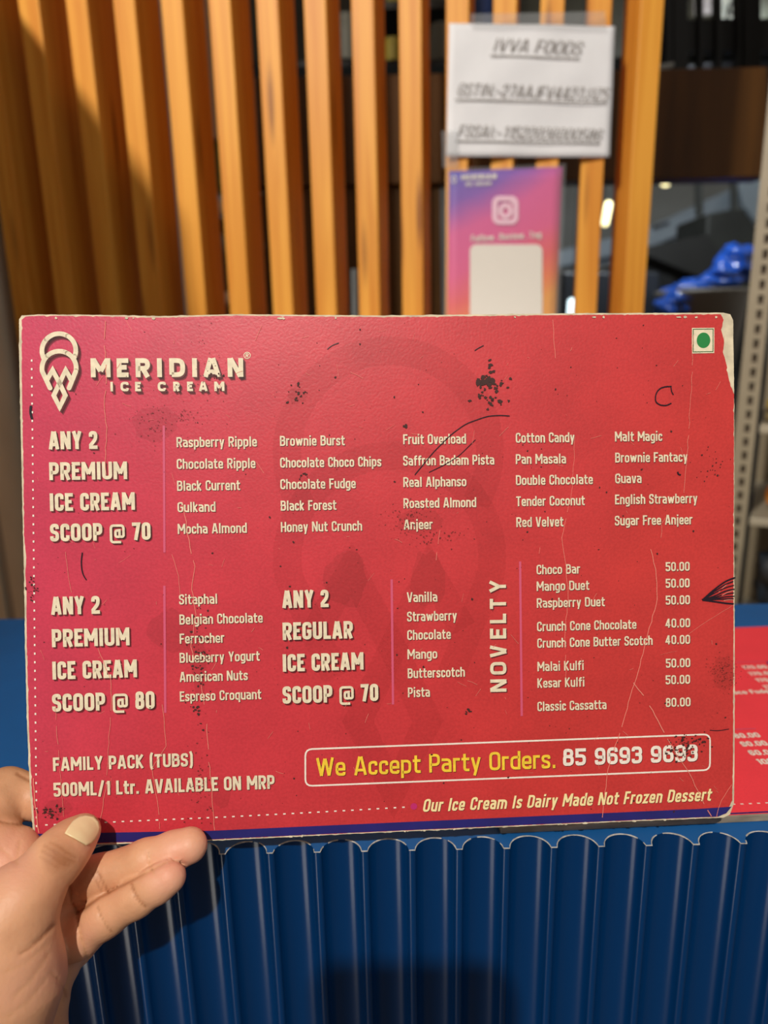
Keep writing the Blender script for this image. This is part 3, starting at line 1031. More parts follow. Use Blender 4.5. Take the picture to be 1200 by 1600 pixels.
def text_on(c, mb, s, u0, v0, u1, cap_v, w, lift, shear=0.0, k=1.0, mi=0, track=0.12, tilt=0.0):
    adv = sum(G[q][0] for q in s) + (len(s) - 1) * track
    ku = (u1 - u0) / adv
    x = 0
    for q in s:
        W = G[q][0]
        for pts, cl in glyph_strokes(q, w, W):
            vs, fs = ribbon(pts, w, cl)
            mb.add([surf(c, u0 + (x + p.x + shear * p.y) * ku, v0 - p.y * cap_v + tilt * (x + p.x) * ku, lift) for p in vs], fs, mi)
        x += W + track


sign = empty('paper_sign', at(830, 245, PYY))
mb, c = sheet([(702, 36), (961, 41), (952, 246), (697, 245)], PYY, 28, 22, 0.0014, 5)
mb.v = [tuple(Vector(v) - sign.location) for v in mb.v]
o = mb.build('sheet', M['paper'], sign, smooth=True)
sd = o.modifiers.new('thickness', 'SOLIDIFY'); sd.thickness = 0.0003
tx = MB()
for s, u0, v0, u1, cv in (('IVVA FOODS', 0.26, 0.205, 0.79, 0.095), ('GSTIN:-27AAJFV4427J1Z5', 0.055, 0.535, 0.965, 0.092), ('FSSAI:-11522036000586', 0.065, 0.85, 0.935, 0.092)):
    for du, w_, sl in ((0, 0.085, 0.25),):
        text_on(c, tx, s, u0 + du, v0, u1 + du, cv, w_, 0.0032, sl, tilt=0.03)
    tx.add([surf(c, u0 - .01, v0 + .028, .0032), surf(c, u1, v0 + .042, .0032), surf(c, u1, v0 + .052, .0032), surf(c, u0 - .01, v0 + .038, .0032)], [(0, 1, 2, 3)])
tx.v = [tuple(Vector(v) - sign.location) for v in tx.v]
tx.build('printed_lines', M['grey_ink'], sign)
for name, q in (('adhesive_tape', [(735, 22), (945, 18), (948, 46), (735, 42)]), ('adhesive_tape', [(690, 205), (716, 203), (716, 262), (692, 262)])):
    t, _ = sheet(q, PYY - 0.0042, 6, 3, 0.0006, 8)
    t.v = [tuple(Vector(v) - sign.location) for v in t.v]
    o = t.build(name, M['film'], sign, smooth=True)
    o['label'] = 'clear shiny tape'
tag(sign, 'white paper sheet with three underlined lines of grey print taped on the slats', 'paper sign')

poster = empty('poster', at(790, 500, PYY))
pq = [(702, 268), (879, 261), (866, 560), (698, 560)]
mb, c = sheet(pq, PYY - 0.001, 12, 16, 0.0005, 9)
c = [p for p in c]
# printed gradient of the sheet itself: blue, violet, pink, red, orange
pc = {'dir': (0, 0, -1)}
PM = bpy.data.materials.new('gradient poster print')
PM.use_nodes = True
nt = PM.node_tree
tcn = nt.nodes.new('ShaderNodeTexCoord'); dpn = nt.nodes.new('ShaderNodeVectorMath'); dpn.operation = 'DOT_PRODUCT'
H_P = (c[0] - c[3]).length
W_P = (c[1] - c[0]).length
dpn.inputs[1].default_value = (0.30 / W_P, 0, -1.0 / H_P)
nt.links.new(tcn.outputs['Object'], dpn.inputs[0])
addn = nt.nodes.new('ShaderNodeMath'); addn.operation = 'ADD'; addn.inputs[1].default_value = 0.94
nt.links.new(dpn.outputs['Value'], addn.inputs[0])
nzn = nt.nodes.new('ShaderNodeTexNoise'); nzn.inputs['Scale'].default_value = 14
nt.links.new(tcn.outputs['Object'], nzn.inputs['Vector'])
ma = nt.nodes.new('ShaderNodeMath'); ma.operation = 'MULTIPLY_ADD'; ma.inputs[1].default_value = 0.12
nt.links.new(nzn.outputs['Fac'], ma.inputs[0]); nt.links.new(addn.outputs[0], ma.inputs[2])
rpn = nt.nodes.new('ShaderNodeValToRGB')
for i, (p, cc) in enumerate(((0.02, (58, 78, 190)), (0.98, (240, 160, 40)), (0.24, (128, 70, 180)), (0.40, (222, 78, 152)), (0.60, (228, 76, 140)), (0.76, (232, 84, 84)), (0.88, (240, 120, 50)))):
    e = rpn.color_ramp.elements[i] if i < 2 else rpn.color_ramp.elements.new(p)
    e.position = p; e.color = lin(cc)
nt.links.new(ma.outputs[0], rpn.inputs[0])
nt.links.new(rpn.outputs[0], nt.nodes['Principled BSDF'].inputs['Base Color'])
nt.nodes['Principled BSDF'].inputs['Roughness'].default_value = 0.5
mb.v = [tuple(Vector(v) - poster.location) for v in mb.v]
o = mb.build('sheet', PM, poster, smooth=True)
sd = o.modifiers.new('thickness', 'SOLIDIFY'); sd.thickness = 0.0003


def uvp(px, py):                               # place on the poster: photograph corner fractions
    v = (py - 265) / 295
    xl = 702 - 4 * v
    xr = 879 - 13 * v
    return (px - xl) / (xr - xl), (py - (268 - 7 * (px - 702) / 177)) / (560 - (268 - 7 * (px - 702) / 177))


def rrect(cx, cy, w, h, r, n=6):
    out = []
    for sx, sy, a0 in ((1, 1, 0), (-1, 1, 90), (-1, -1, 180), (1, -1, 270)):
        for k in range(n + 1):
            a = math.radians(a0 + 90 * k / n)
            out.append((cx + sx * (w / 2 - r) + r * math.cos(a), cy + sy * (h / 2 - r) + r * math.sin(a)))
    return out


def on_poster(mb, pts, lift, mi=0):
    mb.add([surf(c, *uvp(*p), lift) for p in pts], [tuple(range(len(pts)))], mi)


def ring_on(mb, outer, inner, lift, mi=0):
    n_ = len(outer)
    mb.add([surf(c, *uvp(*p), lift) for p in outer + inner], [(i, (i + 1) % n_, n_ + (i + 1) % n_, n_ + i) for i in range(n_)], mi)


M['pale_pink'] = mat('pale pink ink', (250, 205, 226), 0.4)
M['white_print'] = mat('white print', (240, 234, 224), 0.4)
ic = MB()
ring_on(ic, rrect(789, 326, 41, 43, 11), rrect(789.5, 326, 25, 28, 4), 0.0022)
ring_on(ic, [(789.5 + 11.5 * math.cos(a), 327 + 12 * math.sin(a)) for a in np.linspace(0, 2 * math.pi, 25)[:-1]],
        [(789.5 + 4 * math.cos(a), 327 + 5 * math.sin(a)) for a in np.linspace(0, 2 * math.pi, 25)[:-1]], 0.0022)
on_poster(ic, [(799 + 2.4 * math.cos(a), 315 + 2.4 * math.sin(a)) for a in np.linspace(0, 2 * math.pi, 13)[:-1]], 0.0022)
ic.v = [tuple(Vector(v) - poster.location) for v in ic.v]
ic.build('camera_emblem', M['pale_pink'], poster)
pt = MB()
u0, v0 = uvp(736, 374); u1, _ = uvp(845, 370)
text_on(c, pt, 'Follow. Review. Tag', u0, v0, u1, 0.034, 0.17, 0.0022, tilt=-0.02)
pt.v = [tuple(Vector(v) - poster.location) for v in pt.v]
pt.build('caption', M['white_print'], poster)
pt = MB()
u0, v0 = uvp(720, 281); u1, _ = uvp(775, 279)
text_on(c, pt, 'MERIDIAN', u0, v0, u1, 0.026, 0.2, 0.0022)
u0, v0 = uvp(727, 290); u1, _ = uvp(767, 288)
text_on(c, pt, 'ICE CREAM', u0, v0, u1, 0.02, 0.17, 0.0022)
ring_on(pt, [(709 + 4 * math.cos(a), 280 + 6 * math.sin(a)) for a in np.linspace(0, 6.28, 13)[:-1]], [(709 + 2.4 * math.cos(a), 280 + 4 * math.sin(a)) for a in np.linspace(0, 6.28, 13)[:-1]], 0.0022)
pt.v = [tuple(Vector(v) - poster.location) for v in pt.v]
pt.build('brand_name', M['white_print'], poster)
qp = MB(); on_poster(qp, rrect(790.5, 440, 113, 124, 10), 0.002)
qp.v = [tuple(Vector(v) - poster.location) for v in qp.v]
qp.build('blank_panel', M['white_print'], poster)
sl, _ = sheet([(697, 263), (884, 256), (872, 560), (693, 560)], PYY - 0.0045, 6, 8, 0.0006, 3)
sl.v = [tuple(Vector(v) - poster.location) for v in sl.v]
sl.build('plastic_sleeve', M['sleeve'], poster, smooth=True)
tag(poster, 'blue to pink to orange poster in a clear sleeve under the white paper', 'poster')

# ------------------------------------------------------------------ behind the screen
BYY = 1.25
bm_ = MB(); bm_.slab([at(380, 121, BYY), at(1200, 104, BYY), at(1200, 276, BYY), at(380, 292, BYY)], 0.05)
o = bm_.build('timber_rail', M['beam'], bevel=0.002)
tag(o, 'wide dark brown timber rail running behind the slats towards the metal rack', 'rail')
cp = MB(); cp.slab([at(380, 295, BYY + .015), at(688, 288, BYY + .015), at(700, 1150, BYY + .015), at(430, 1150, BYY + .015)], 0.4)
o = cp.build('cabinet', wood('brown cabinet board', (92, 62, 26), (70, 46, 16), 4, False), bevel=0.002)
tag(o, 'dark brown cabinet seen between the slats under the timber rail', 'cabinet')
pi = MB(); pi.slab([at(549, 420, 1.2), at(571, 420, 1.2), at(590, 1750, 1.2), at(569, 1750, 1.2)], 0.03)
o = pi.build('box', mat('pale blue grey carton', (146, 158, 164), 0.5), bevel=0.002)
tag(o, 'slim pale blue-grey carton standing in front of the brown cabinet', 'carton')

# upper shelf behind the rail: dark recess with kitchen clutter
rc = MB(); rc.slab([at(380, -420, 1.75), at(1330, -420, 1.75), at(1330, 160, 1.75), at(380, 160, 1.75)], 0.03)
structure(rc.build('wall_recess', mat('dark olive recess', (70, 66, 50), 0.7, noise=0.4, scale=8)))
sh = MB(); sh.slab([at(380, 97, 1.45), at(1330, 84, 1.45), at(1330, 92, 1.45), at(380, 105, 1.45)], 0.28)
o = sh.build('shelf', mat('black metal shelf', (16, 16, 18), 0.4, 0.5))
tag(o, 'thin black metal shelf just above the timber rail', 'shelf')


def can(name, px, py0, py1, r_px, Y, color, label, cat, rough=0.5, lid=None):
    base, topp = at(px, py1, Y), at(px, py0, Y)
    h = (topp - base).z
    r = r_px * base.y / F
    root = empty(name, base)
    b_ = MB(); b_.lathe([(r * .96, 0), (r, h * .03), (r, h * .72), (r * .93, h * .8)], (0, 0, 0))
    b_.build('body', mat(name + ' body', color, rough), root, smooth=False)
    l_ = MB(); l_.lathe([(r * .97, h * .8), (r * .97, h * .97), (r * .9, h)], (0, 0, 0))
    l_.build('lid', mat(name + ' lid', lid or color, 0.5), root)
    tag(root, label, cat)
    return root


can('canister', 541, 24, 96, 13, 1.5, (120, 122, 112), 'tall grey canister on the black shelf behind the slats', 'canister')
can('jar', 615, 62, 98, 13, 1.5, (158, 140, 40), 'low yellow jar on the black shelf behind the slats', 'jar')
can('tub', 690, 40, 98, 16, 1.5, (96, 94, 80), 'grey-olive tub on the black shelf beside the white paper', 'tub')
can('bottle', 755, 0, 95, 12, 1.5, (34, 60, 120), 'dark blue bottle on the black shelf above the white paper', 'bottle')
uf = MB(); uf.slab([at(560, 2, 1.5), at(720, 0, 1.5), at(720, 12, 1.5), at(560, 14, 1.5)], 0.2)
o = uf.build('shelf', mat('black wire shelf', (26, 24, 18), 0.5)); tag(o, 'upper black shelf over the yellow jar', 'shelf')
yb_ = MB(); yb_.slab([at(604, -60, 1.5), at(634, -60, 1.5), at(634, 2, 1.5), at(604, 2, 1.5)], 0.08)
o = yb_.build('packet', mat('olive yellow packet', (150, 140, 50), 0.5), bevel=0.004); tag(o, 'olive yellow packet standing on the upper black shelf', 'packet')

# black plate rack above the kitchen opening
gr = empty('plate_rack', at(1115, 106, 1.4))
posts = [(1064, 22), (1124, 8), (1176, 26), (1046, 10), (1096, 6), (1156, 6)]
for px, w in posts:
    b_ = MB(); b_.slab([Vector(p) - gr.location for p in (at(px - w / 2, -120, 1.4), at(px + w / 2, -120, 1.4), at(px + w / 2, 106, 1.4), at(px - w / 2, 106, 1.4))], 0.02)
    b_.build('bar', mat('black rack metal', (10, 9, 8), 0.5), gr)
b_ = MB(); b_.slab([Vector(p) - gr.location for p in (at(1030, 30, 1.41), at(1240, 28, 1.41), at(1240, 78, 1.41), at(1030, 80, 1.41))], 0.03)
b_.build('tray', mat('black tray', (14, 13, 13), 0.5), gr)
tag(gr, 'black metal plate rack with bars above the kitchen opening', 'rack')
for q, colr, lab in (([(1090, -40), (1121, -40), (1121, 17), (1090, 20)], (205, 194, 190), 'grey crumpled bag behind the black rack bars'),
                     ([(1128, -40), (1163, -40), (1163, 27), (1128, 29)], (238, 238, 222), 'pale panel with a dark cable behind the black rack bars'),
                     ([(1192, -40), (1215, -40), (1215, 86), (1192, 86)], (190, 194, 175), 'narrow pale grey panel behind the last black bar')):
    b_ = MB(); b_.slab([at(*p, 1.62) for p in q], 0.02)
    o = b_.build('panel_sheet' if 'panel' in lab else 'bag', mat(lab[:20], colr, 0.6, noise=0.3, scale=20), bevel=0.003)
    tag(o, lab, 'panel' if 'panel' in lab else 'bag')
cb_ = MB(); cb_.tube([at(1150, -30, 1.58), at(1146, 0, 1.58), at(1138, 14, 1.58), at(1136, 30, 1.58)], 0.003)
cb_.tube([at(1138, 14, 1.58), at(1146, 24, 1.58), at(1158, 29, 1.58)], 0.002)
o = cb_.build('cable', mat('black cable', (22, 20, 16), 0.6)); tag(o, 'black cable hanging in front of the pale panel', 'cable')
sp = MB(); sp.slab([at(1031, 100, 1.3), at(1053, 97, 1.3), at(1053, 103, 1.3), at(1031, 107, 1.3)], 0.06)
o = sp.build('tray', mat('steel tray', (150, 150, 146), 0.35, 0.6)); tag(o, 'small steel tray on top of the timber rail by the end slat', 'tray')

# kitchen beyond: pale freezer, dark crate, bin with a blue bag, reflected lamp tubes
KY = 2.35
fz = empty('chest_freezer', at(1060, 470, KY))
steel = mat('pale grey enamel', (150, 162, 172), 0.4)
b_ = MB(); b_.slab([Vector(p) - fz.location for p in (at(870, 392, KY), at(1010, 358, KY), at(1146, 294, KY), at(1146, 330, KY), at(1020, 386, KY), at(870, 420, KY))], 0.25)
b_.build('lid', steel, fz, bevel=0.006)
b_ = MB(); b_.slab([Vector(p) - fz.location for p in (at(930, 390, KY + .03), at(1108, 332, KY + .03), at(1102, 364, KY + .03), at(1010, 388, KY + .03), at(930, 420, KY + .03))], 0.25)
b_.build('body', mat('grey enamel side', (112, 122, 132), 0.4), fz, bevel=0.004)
b_ = MB(); b_.slab([Vector(p) - fz.location for p in (at(1022, 353, KY - .01), at(1046, 345, KY - .01), at(1045, 351, KY - .01), at(1022, 359, KY - .01))], 0.02)
b_.build('handle', mat('dark grip', (60, 62, 66), 0.5), fz)
tag(fz, 'pale grey chest freezer in the kitchen behind the slats', 'freezer')
for px, Y, a, b__, w, lab in ((1094, 2.3, -160, 335, 8, 'thin dark post over the pale freezer, beside the end slat'), (1149, 2.3, -160, 332, 8, 'thin dark post above the black crate')):
    q = MB(); q.slab([at(px - w / 2, a, Y), at(px + w / 2, a, Y), at(px + w / 2, b__, Y), at(px - w / 2, b__, Y)], 0.02)
    o = q.build('metal_post', mat('dull post', (88, 92, 90), 0.5, 0.4)); tag(o, lab, 'post')
wpn = MB(); wpn.slab([at(1152, 285, 2.3), at(1260, 268, 2.3), at(1260, 390, 2.3), at(1186, 352, 2.3), at(1162, 322, 2.3)], 0.03)
o = wpn.build('fridge', mat('pale fridge enamel', (150, 164, 174), 0.35), bevel=0.004); tag(o, 'pale blue-grey fridge corner behind the perforated metal upright', 'fridge')
cr = empty('crate', at(1140, 440, 1.95))
b_ = MB(); b_.slab([Vector(p) - cr.location for p in (at(1105, 334, 1.95), at(1142, 327, 1.95), at(1163, 326, 1.95), at(1184, 356, 1.95), at(1184, 470, 1.95), at(1100, 440, 1.95))], 0.2)
b_.build('body', mat('black crate', (46, 48, 44), 0.55, noise=0.3, scale=10), cr, bevel=0.006)
b_ = MB(); b_.slab([Vector(p) - cr.location for p in (at(1010, 385, 1.93), at(1108, 366, 1.93), at(1128, 400, 1.93), at(1100, 436, 1.93), at(1010, 400, 1.93))], 0.12)
b_.build('flap', mat('black flap', (30, 30, 28), 0.6), cr, bevel=0.004)
tag(cr, 'big dark open crate in the kitchen above the blue bag', 'crate')


def crumple(name, lobes, material, label, cat, seed, parent=None):
    me = bpy.data.meshes.new(name)
    bm = bmesh.new()
    r = random.Random(seed)
    for (c_, rx, ry, rz) in lobes:
        s = bmesh.ops.create_icosphere(bm, subdivisions=4, radius=1.0)
        ph = [r.uniform(0, 6) for _ in range(6)]
        for v in s['verts']:
            n_ = v.co.copy()
            k = 1 + 0.12 * math.sin(5 * n_.x + ph[0] + 3 * n_.z) + 0.10 * math.sin(7 * n_.z + ph[1] - 4 * n_.y) + 0.07 * math.sin(13 * n_.y + ph[2] + 9 * n_.x) + 0.05 * math.sin(21 * n_.z + 17 * n_.x + ph[3])
            v.co = Vector(c_) + Vector((n_.x * rx, n_.y * ry, n_.z * rz)) * k
    bm.to_mesh(me); bm.free()
    o = link(name, me, material, parent, smooth=True)
    if label:
        tag(o, label, cat)
    return o


M['blue_bag'] = mat('thin blue plastic', (28, 78, 172), 0.18, spec=0.8)
s_ = 1.6 / F
bag = [(at(1150, 412, 1.62), 30 * s_, 0.04, 26 * s_), (at(1178, 408, 1.64), 20 * s_, 0.03, 14 * s_), (at(1128, 436, 1.6), 30 * s_, 0.04, 16 * s_), (at(1076, 458, 1.58), 34 * s_, 0.05, 17 * s_), (at(1048, 480, 1.56), 20 * s_, 0.04, 20 * s_)]
kc = MB(); kc.slab([at(862, 432, 2.32), at(930, 430, 2.32), at(1014, 398, 2.32), at(1104, 374, 2.32), at(1200, 374, 2.32), at(1200, 1500, 2.32), at(862, 1500, 2.32)], 0.4)
o = kc.build('kitchen_counter', mat('black kitchen unit', (40, 42, 44), 0.5, noise=0.3, scale=6), bevel=0.004); tag(o, 'black kitchen unit carrying the pale grey chest freezer', 'kitchen unit')
crumple('plastic_bag', bag, M['blue_bag'], 'crumpled blue plastic bag over the bin in the kitchen', 'bag', 4)
bn_ = MB(); cbn = at(1088, 570, 1.60)
bn_.lathe([(0.075, 0), (0.092, 0.14), (0.097, 0.15), (0.097, 0.157), (0.085, 0.157)], cbn)
o = bn_.build('waste_bin', mat('beige bin', (128, 122, 112), 0.5), smooth=True); tag(o, 'beige round bin under the blue plastic bag', 'bin')
dk = MB(); dk.slab([at(880, 425, 1.7), at(1030, 425, 1.7), at(1030, 620, 1.7), at(880, 620, 1.7)], 0.3)
o = dk.build('cupboard', mat('black kitchen cupboard', (38, 42, 48), 0.4), bevel=0.004); tag(o, 'black low cupboard seen between the last two slats', 'cupboard')
M['warm_lamp'] = mat('warm lamp tube', (255, 240, 180), 0.5, emit=2.2)  # emission stands for light reflected off steel
M['cool_lamp'] = mat('cool lamp tube', (225, 250, 255), 0.5, emit=2.2)
for pts, r, mt, lab in ((((951, 318), (945, 350)), 0.008, 'warm_lamp', 'long warm glowing lamp tube between the last two slats'),
                        (((1041, 280), (1039, 290)), 0.009, 'warm_lamp', 'short warm glowing lamp just beyond the end slat'),
                        (((894, 470), (892, 500)), 0.009, 'cool_lamp', "cool white glowing lamp low beside the poster's edge")):
    q = MB()
    a, b__ = at(*pts[0], 1.7), at(*pts[1], 1.7)
    d = (b__ - a)
    q.tube([a - d * .12, a - d * .06, a, b__, b__ + d * .06, b__ + d * .12], [r * .3, r * .8, r, r, r * .8, r * .3], 14)
    lt = empty('lamp', a)
    q.v = [tuple(Vector(v) - a) for v in q.v]
    q.build('lamp_tube', M[mt], lt, smooth=True)  # a reflection built as a glowing tube
    q = MB(); q.tube([Vector((0, 0, 0)) - d * .1, Vector((0, 0.012, 2.75 - a.z))], 0.0012, 6)  # made-up cord, only keeps the glowing tube from floating
    q.build('cord', mat('thin dark cord', (50, 50, 50), 0.6), lt)
    tag(lt, lab, 'lamp')

# green and white things glimpsed in the gap of the screen
gp = MB(); gp.slab([at(312, -40, 1.1), at(348, -40, 1.1), at(352, 214, 1.1), at(318, 214, 1.1)], 0.03)
o = gp.build('door_panel', mat('pale grey door panel', (176, 170, 160), 0.5)); tag(o, 'pale grey upright panel in the gap between two slats', 'panel')
gg = MB(); gg.slab([at(324, 218, 1.12), at(362, 218, 1.12), at(366, 296, 1.12), at(330, 296, 1.12)], 0.05)
o = gg.build('box', mat('green carton', (20, 92, 40), 0.5), bevel=0.003); tag(o, 'green carton in the gap below the pale grey panel', 'carton')
for py, lab in ((326, 'upper white cup in the gap below the green carton'), (466, 'lower white cup in the gap just above the held board')):
    base = at(346 + (py - 326) * 0.09, py + 10, 1.12)
    b_ = MB(); b_.lathe([(0.007, 0), (0.010, 0.004), (0.011, 0.018), (0.0105, 0.018), (0.009, 0.006)], base, 16)
    o = b_.build('cup', mat('white cup', (232, 224, 205), 0.3)); tag(o, lab, 'cup')
ls = MB(); ls.slab([at(322, 340, 1.1), at(366, 340, 1.1), at(366, 346, 1.1), at(322, 346, 1.1)], 0.08)
ls.slab([at(326, 477, 1.1), at(376, 477, 1.1), at(376, 484, 1.1), at(326, 484, 1.1)], 0.08)
ls.slab([at(322, 340, 1.18), at(376, 340, 1.18), at(378, 560, 1.18), at(330, 560, 1.18)], 0.02)
o = ls.build('cup_shelf', mat('dark green shelf', (52, 58, 40), 0.5)); tag(o, 'dark green shelf carrying two white cups in the gap', 'shelf')

# perforated metal rack with groceries
RY = 1.0
rk = empty('storage_rack', (0, 0, 0))
M['rack'] = mat('cream enamelled metal', (168, 156, 132), 0.45, noise=0.08, scale=20)
xl = at(1165, 560, RY).x
up_ = MB()
wd = 24 * 0.98 / F
rk.location = (xl, RY, 0)
rk.rotation_euler = (0, 0, math.radians(-29))
b0 = Matrix.Translation((-xl, -RY, 0))
up_.box(xl - 0.004, xl, RY, RY + 0.03, 0, 2.2, mtx=b0)
pitch_h = 0.0193
zs = [0.5 + i * pitch_h for i in range(70)]
hw, hh = 0.0033, 0.0058
x0_, x1_ = xl, xl + 0.022
xc_ = (x0_ + x1_) / 2
vs, fs = [], []
for i, zc in enumerate(zs):                    # a strip cell with a real slot cut through
    z0_, z1_ = zc - pitch_h / 2, zc + pitch_h / 2
    n0 = len(vs)
    vs += [(x0_, RY, z0_), (x1_, RY, z0_), (x1_, RY, z1_), (x0_, RY, z1_), (xc_ - hw, RY, zc - hh), (xc_ + hw, RY, zc - hh), (xc_ + hw, RY, zc + hh), (xc_ - hw, RY, zc + hh)]
    fs += [tuple(n0 + q for q in f_) for f_ in ((0, 1, 5, 4), (1, 2, 6, 5), (2, 3, 7, 6), (3, 0, 4, 7))]
up_.add([b0 @ Vector(v) for v in vs], fs)
o = up_.build('upright', M['rack'], rk)
sd = o.modifiers.new('thickness', 'SOLIDIFY'); sd.thickness = 0.0012; sd.offset = -1
dkb = MB(); dkb.box(xl + 0.002, xl + 0.020, RY + 0.008, RY + 0.012, 0.3, 2.1, mtx=b0)
dkb.build('liner', mat('brown liner', (70, 54, 38), 0.7), rk)
bp_ = MB(); bp_.box(xl + 0.024, xl + 0.6, RY + 0.30, RY + 0.31, 0, 2.2, mtx=b0)
bp_.build('back_panel', mat('beige rack panel', (150, 138, 114), 0.55, noise=0.08, scale=12), rk)
z_s = [at(1180, 663, RY).z, at(1180, 806, RY).z]
for z_ in z_s:
    s2 = MB(); s2.box(xl + 0.026, xl + 0.6, RY + 0.004, RY + 0.30, z_ - 0.012, z_, mtx=b0)
    s2.build('shelf_board', mat('white rack shelf', (186, 176, 154), 0.45), rk, bevel=0.002)
tag(rk, 'cream metal rack with a slotted upright and shelves beside the kitchen opening', 'rack')
RM_ = Matrix.Translation((xl, RY, 0)) @ Matrix.Rotation(math.radians(-29), 4, 'Z')


def in_rack(x, y, z):
    return RM_ @ Vector((x, y, z))


yj = empty('jar', in_rack(0.052, 0.045, z_s[0]))
b_ = MB(); b_.lathe([(0.017, 0), (0.02, 0.002), (0.02, 0.02), (0.017, 0.023)], (0, 0, 0)); b_.build('body', mat('brown jar glass', (84, 50, 20), 0.15), yj, smooth=True)
b_ = MB(); b_.lathe([(0.0205, 0.021), (0.0205, 0.031), (0.019, 0.033)], (0, 0, 0)); b_.build('lid', mat('yellow lid', (206, 172, 44), 0.4), yj)
b_ = MB(); b_.lathe([(0.0203, 0.006), (0.0203, 0.015)], (0, 0, 0)); b_.build('label_band', mat('jar label', (180, 160, 110), 0.5), yj)
tag(yj, 'small brown jar with a yellow lid on the upper rack shelf', 'jar')
crumple('packet', [(in_rack(0.074, 0.07, z_s[1] + 0.0215), 0.032, 0.028, 0.017)], mat('red foil packet', (190, 52, 30), 0.35, noise=1, color2=(210, 160, 40), scale=40), 'red and yellow packet lying on the lower rack shelf', 'packet', 12)
crumple('sack', [(in_rack(0.105, 0.15, z_s[1] - 0.125), 0.055, 0.055, 0.075)], mat('dark blue sack', (54, 70, 88), 0.5, noise=0.6, scale=18, color2=(70, 58, 40)), 'dark blue patterned sack under the lower rack shelf', 'sack', 15)
s3 = MB(); s3.box(0.026, 0.6, 0.004, 0.30, z_s[1] - 0.235, z_s[1] - 0.223)
s3.build('shelf_board', mat('grey rack shelf', (150, 142, 124), 0.45), rk, bevel=0.002)


# ------------------------------------------------------------------ the person holding the board (and the phone that took the view)
def cs(px, py, d):                             # camera space point: photograph place at depth d
    return np.array([(px - 600) / F * d, (800 - py) / F * d, -d])


def cone_sdf(Pt, a, b_, r0, r1):
    ab = b_ - a
    h = np.clip(((Pt - a) @ ab) / (ab @ ab), 0, 1)
    return np.linalg.norm(Pt - a - h[..., None] * ab, axis=-1) - (r0 + h * (r1 - r0))


def smin(a, b_, k):
    h = np.maximum(k - np.abs(a - b_), 0) / k
    return np.minimum(a, b_) - h * h * k * 0.25


def chain(Pt, pts, k=0.004):
    d = None
    for (a, ra), (b_, rb) in zip(pts[:-1], pts[1:]):
        e = cone_sdf(Pt, a, b_, ra, rb)
        d = e if d is None else smin(d, e, k)
    return d


def J(px, py, d, rpx):
    return (cs(px, py, d), rpx * d / F)


THUMB = [J(132, 1297, .2815, 24), J(112, 1316, .276, 32), J(88, 1342, .268, 38), J(42, 1398, .258, 46), J(6, 1465, .254, 62)]
THENAR = [J(0, 1440, .255, 66), J(-12, 1530, .255, 96), J(-70, 1640, .250, 118), J(-190, 1830, .245, 120)]
INDEX = [J(-26, 1330, .290, 46), J(-14, 1262, .298, 42), J(10, 1238, .3055, 36), J(70, 1250, .3075, 32), J(130, 1262, .3075, 30), J(165, 1270, .307, 26)]
MIDDLE = [J(84, 1400, .288, 37), J(112, 1388, .286, 33), J(152, 1370, .2855, 31), J(228, 1343, .2855, 29), J(270, 1330, .2860, 28), J(296, 1321, .2862, 27.5)]
RING = [J(92, 1468, .284, 40), J(122, 1458, .281, 36.5), J(165, 1430, .2785, 31.5), J(213, 1402, .2768, 28.5), J(245, 1382, .2760, 27), J(264, 1370, .2756, 26)]
LITTLE = [J(84, 1500, .290, 34), J(118, 1478, .298, 28), J(160, 1440, .303, 22), J(195, 1415, .305, 20)]
PALM = [J(-10, 1345, .287, 56), J(30, 1385, .284, 56), J(72, 1440, .284, 52), J(70, 1500, .286, 56)]
WEB = [J(-40, 1320, .285, 58), J(20, 1330, .288, 37)]
HEEL = [J(62, 1500, .283, 48), J(58, 1565, .277, 42), J(30, 1660, .268, 70), J(-120, 1830, .25, 110)]

CREASES = [([(232, 1332), (234, 1345), (237, 1357), (241, 1365)], .5, 2.6), ([(206, 1382), (211, 1396), (219, 1408), (228, 1417)], .5, 2.6),
           ([(152, 1362), (160, 1376), (166, 1388), (170, 1394)], .4, 3.2), ([(145, 1366), (152, 1380), (158, 1392)], .25, 2.4), ([(153, 1417), (158, 1432), (166, 1446), (174, 1455)], .4, 3.0),
           ([(121, 1427), (156, 1402), (210, 1374), (240, 1358), (262, 1346), (276, 1345), (287, 1350)], .9, 2.4), ([(109, 1385), (112, 1408), (121, 1426)], .6, 2.8), ([(121, 1428), (123, 1450), (129, 1474), (137, 1498)], .8, 2.8),
           ([(83, 1446), (66, 1464), (48, 1480), (32, 1490)], .6, 2.8), ([(80, 1520), (92, 1532), (101, 1548), (103, 1556)], .35, 3.0),
           ([(70, 1322), (84, 1330), (100, 1341), (116, 1347)], .18, 2.2), ([(66, 1330), (80, 1338), (95, 1348), (108, 1352)], .16, 2.2), ([(78, 1316), (92, 1322), (106, 1333), (118, 1339)], .16, 2.2), ([(60, 1338), (75, 1346), (90, 1356)], .13, 2.2),
           ([(0, 1284), (14, 1287), (32, 1289), (50, 1287)], .8, 3.0), ([(26, 1209), (38, 1216), (50, 1222)], .5, 2.6), ([(27, 1350), (28, 1330), (32, 1316)], .35, 2.6), ([(0, 1325), (14, 1336), (26, 1350)], .3, 2.6),
           ([(20, 1560), (50, 1530), (76, 1490)], .25, 3.0), ([(6, 1520), (40, 1505), (74, 1476)], .2, 3.0), ([(10, 1590), (45, 1565), (72, 1530)], .22, 3.0)]


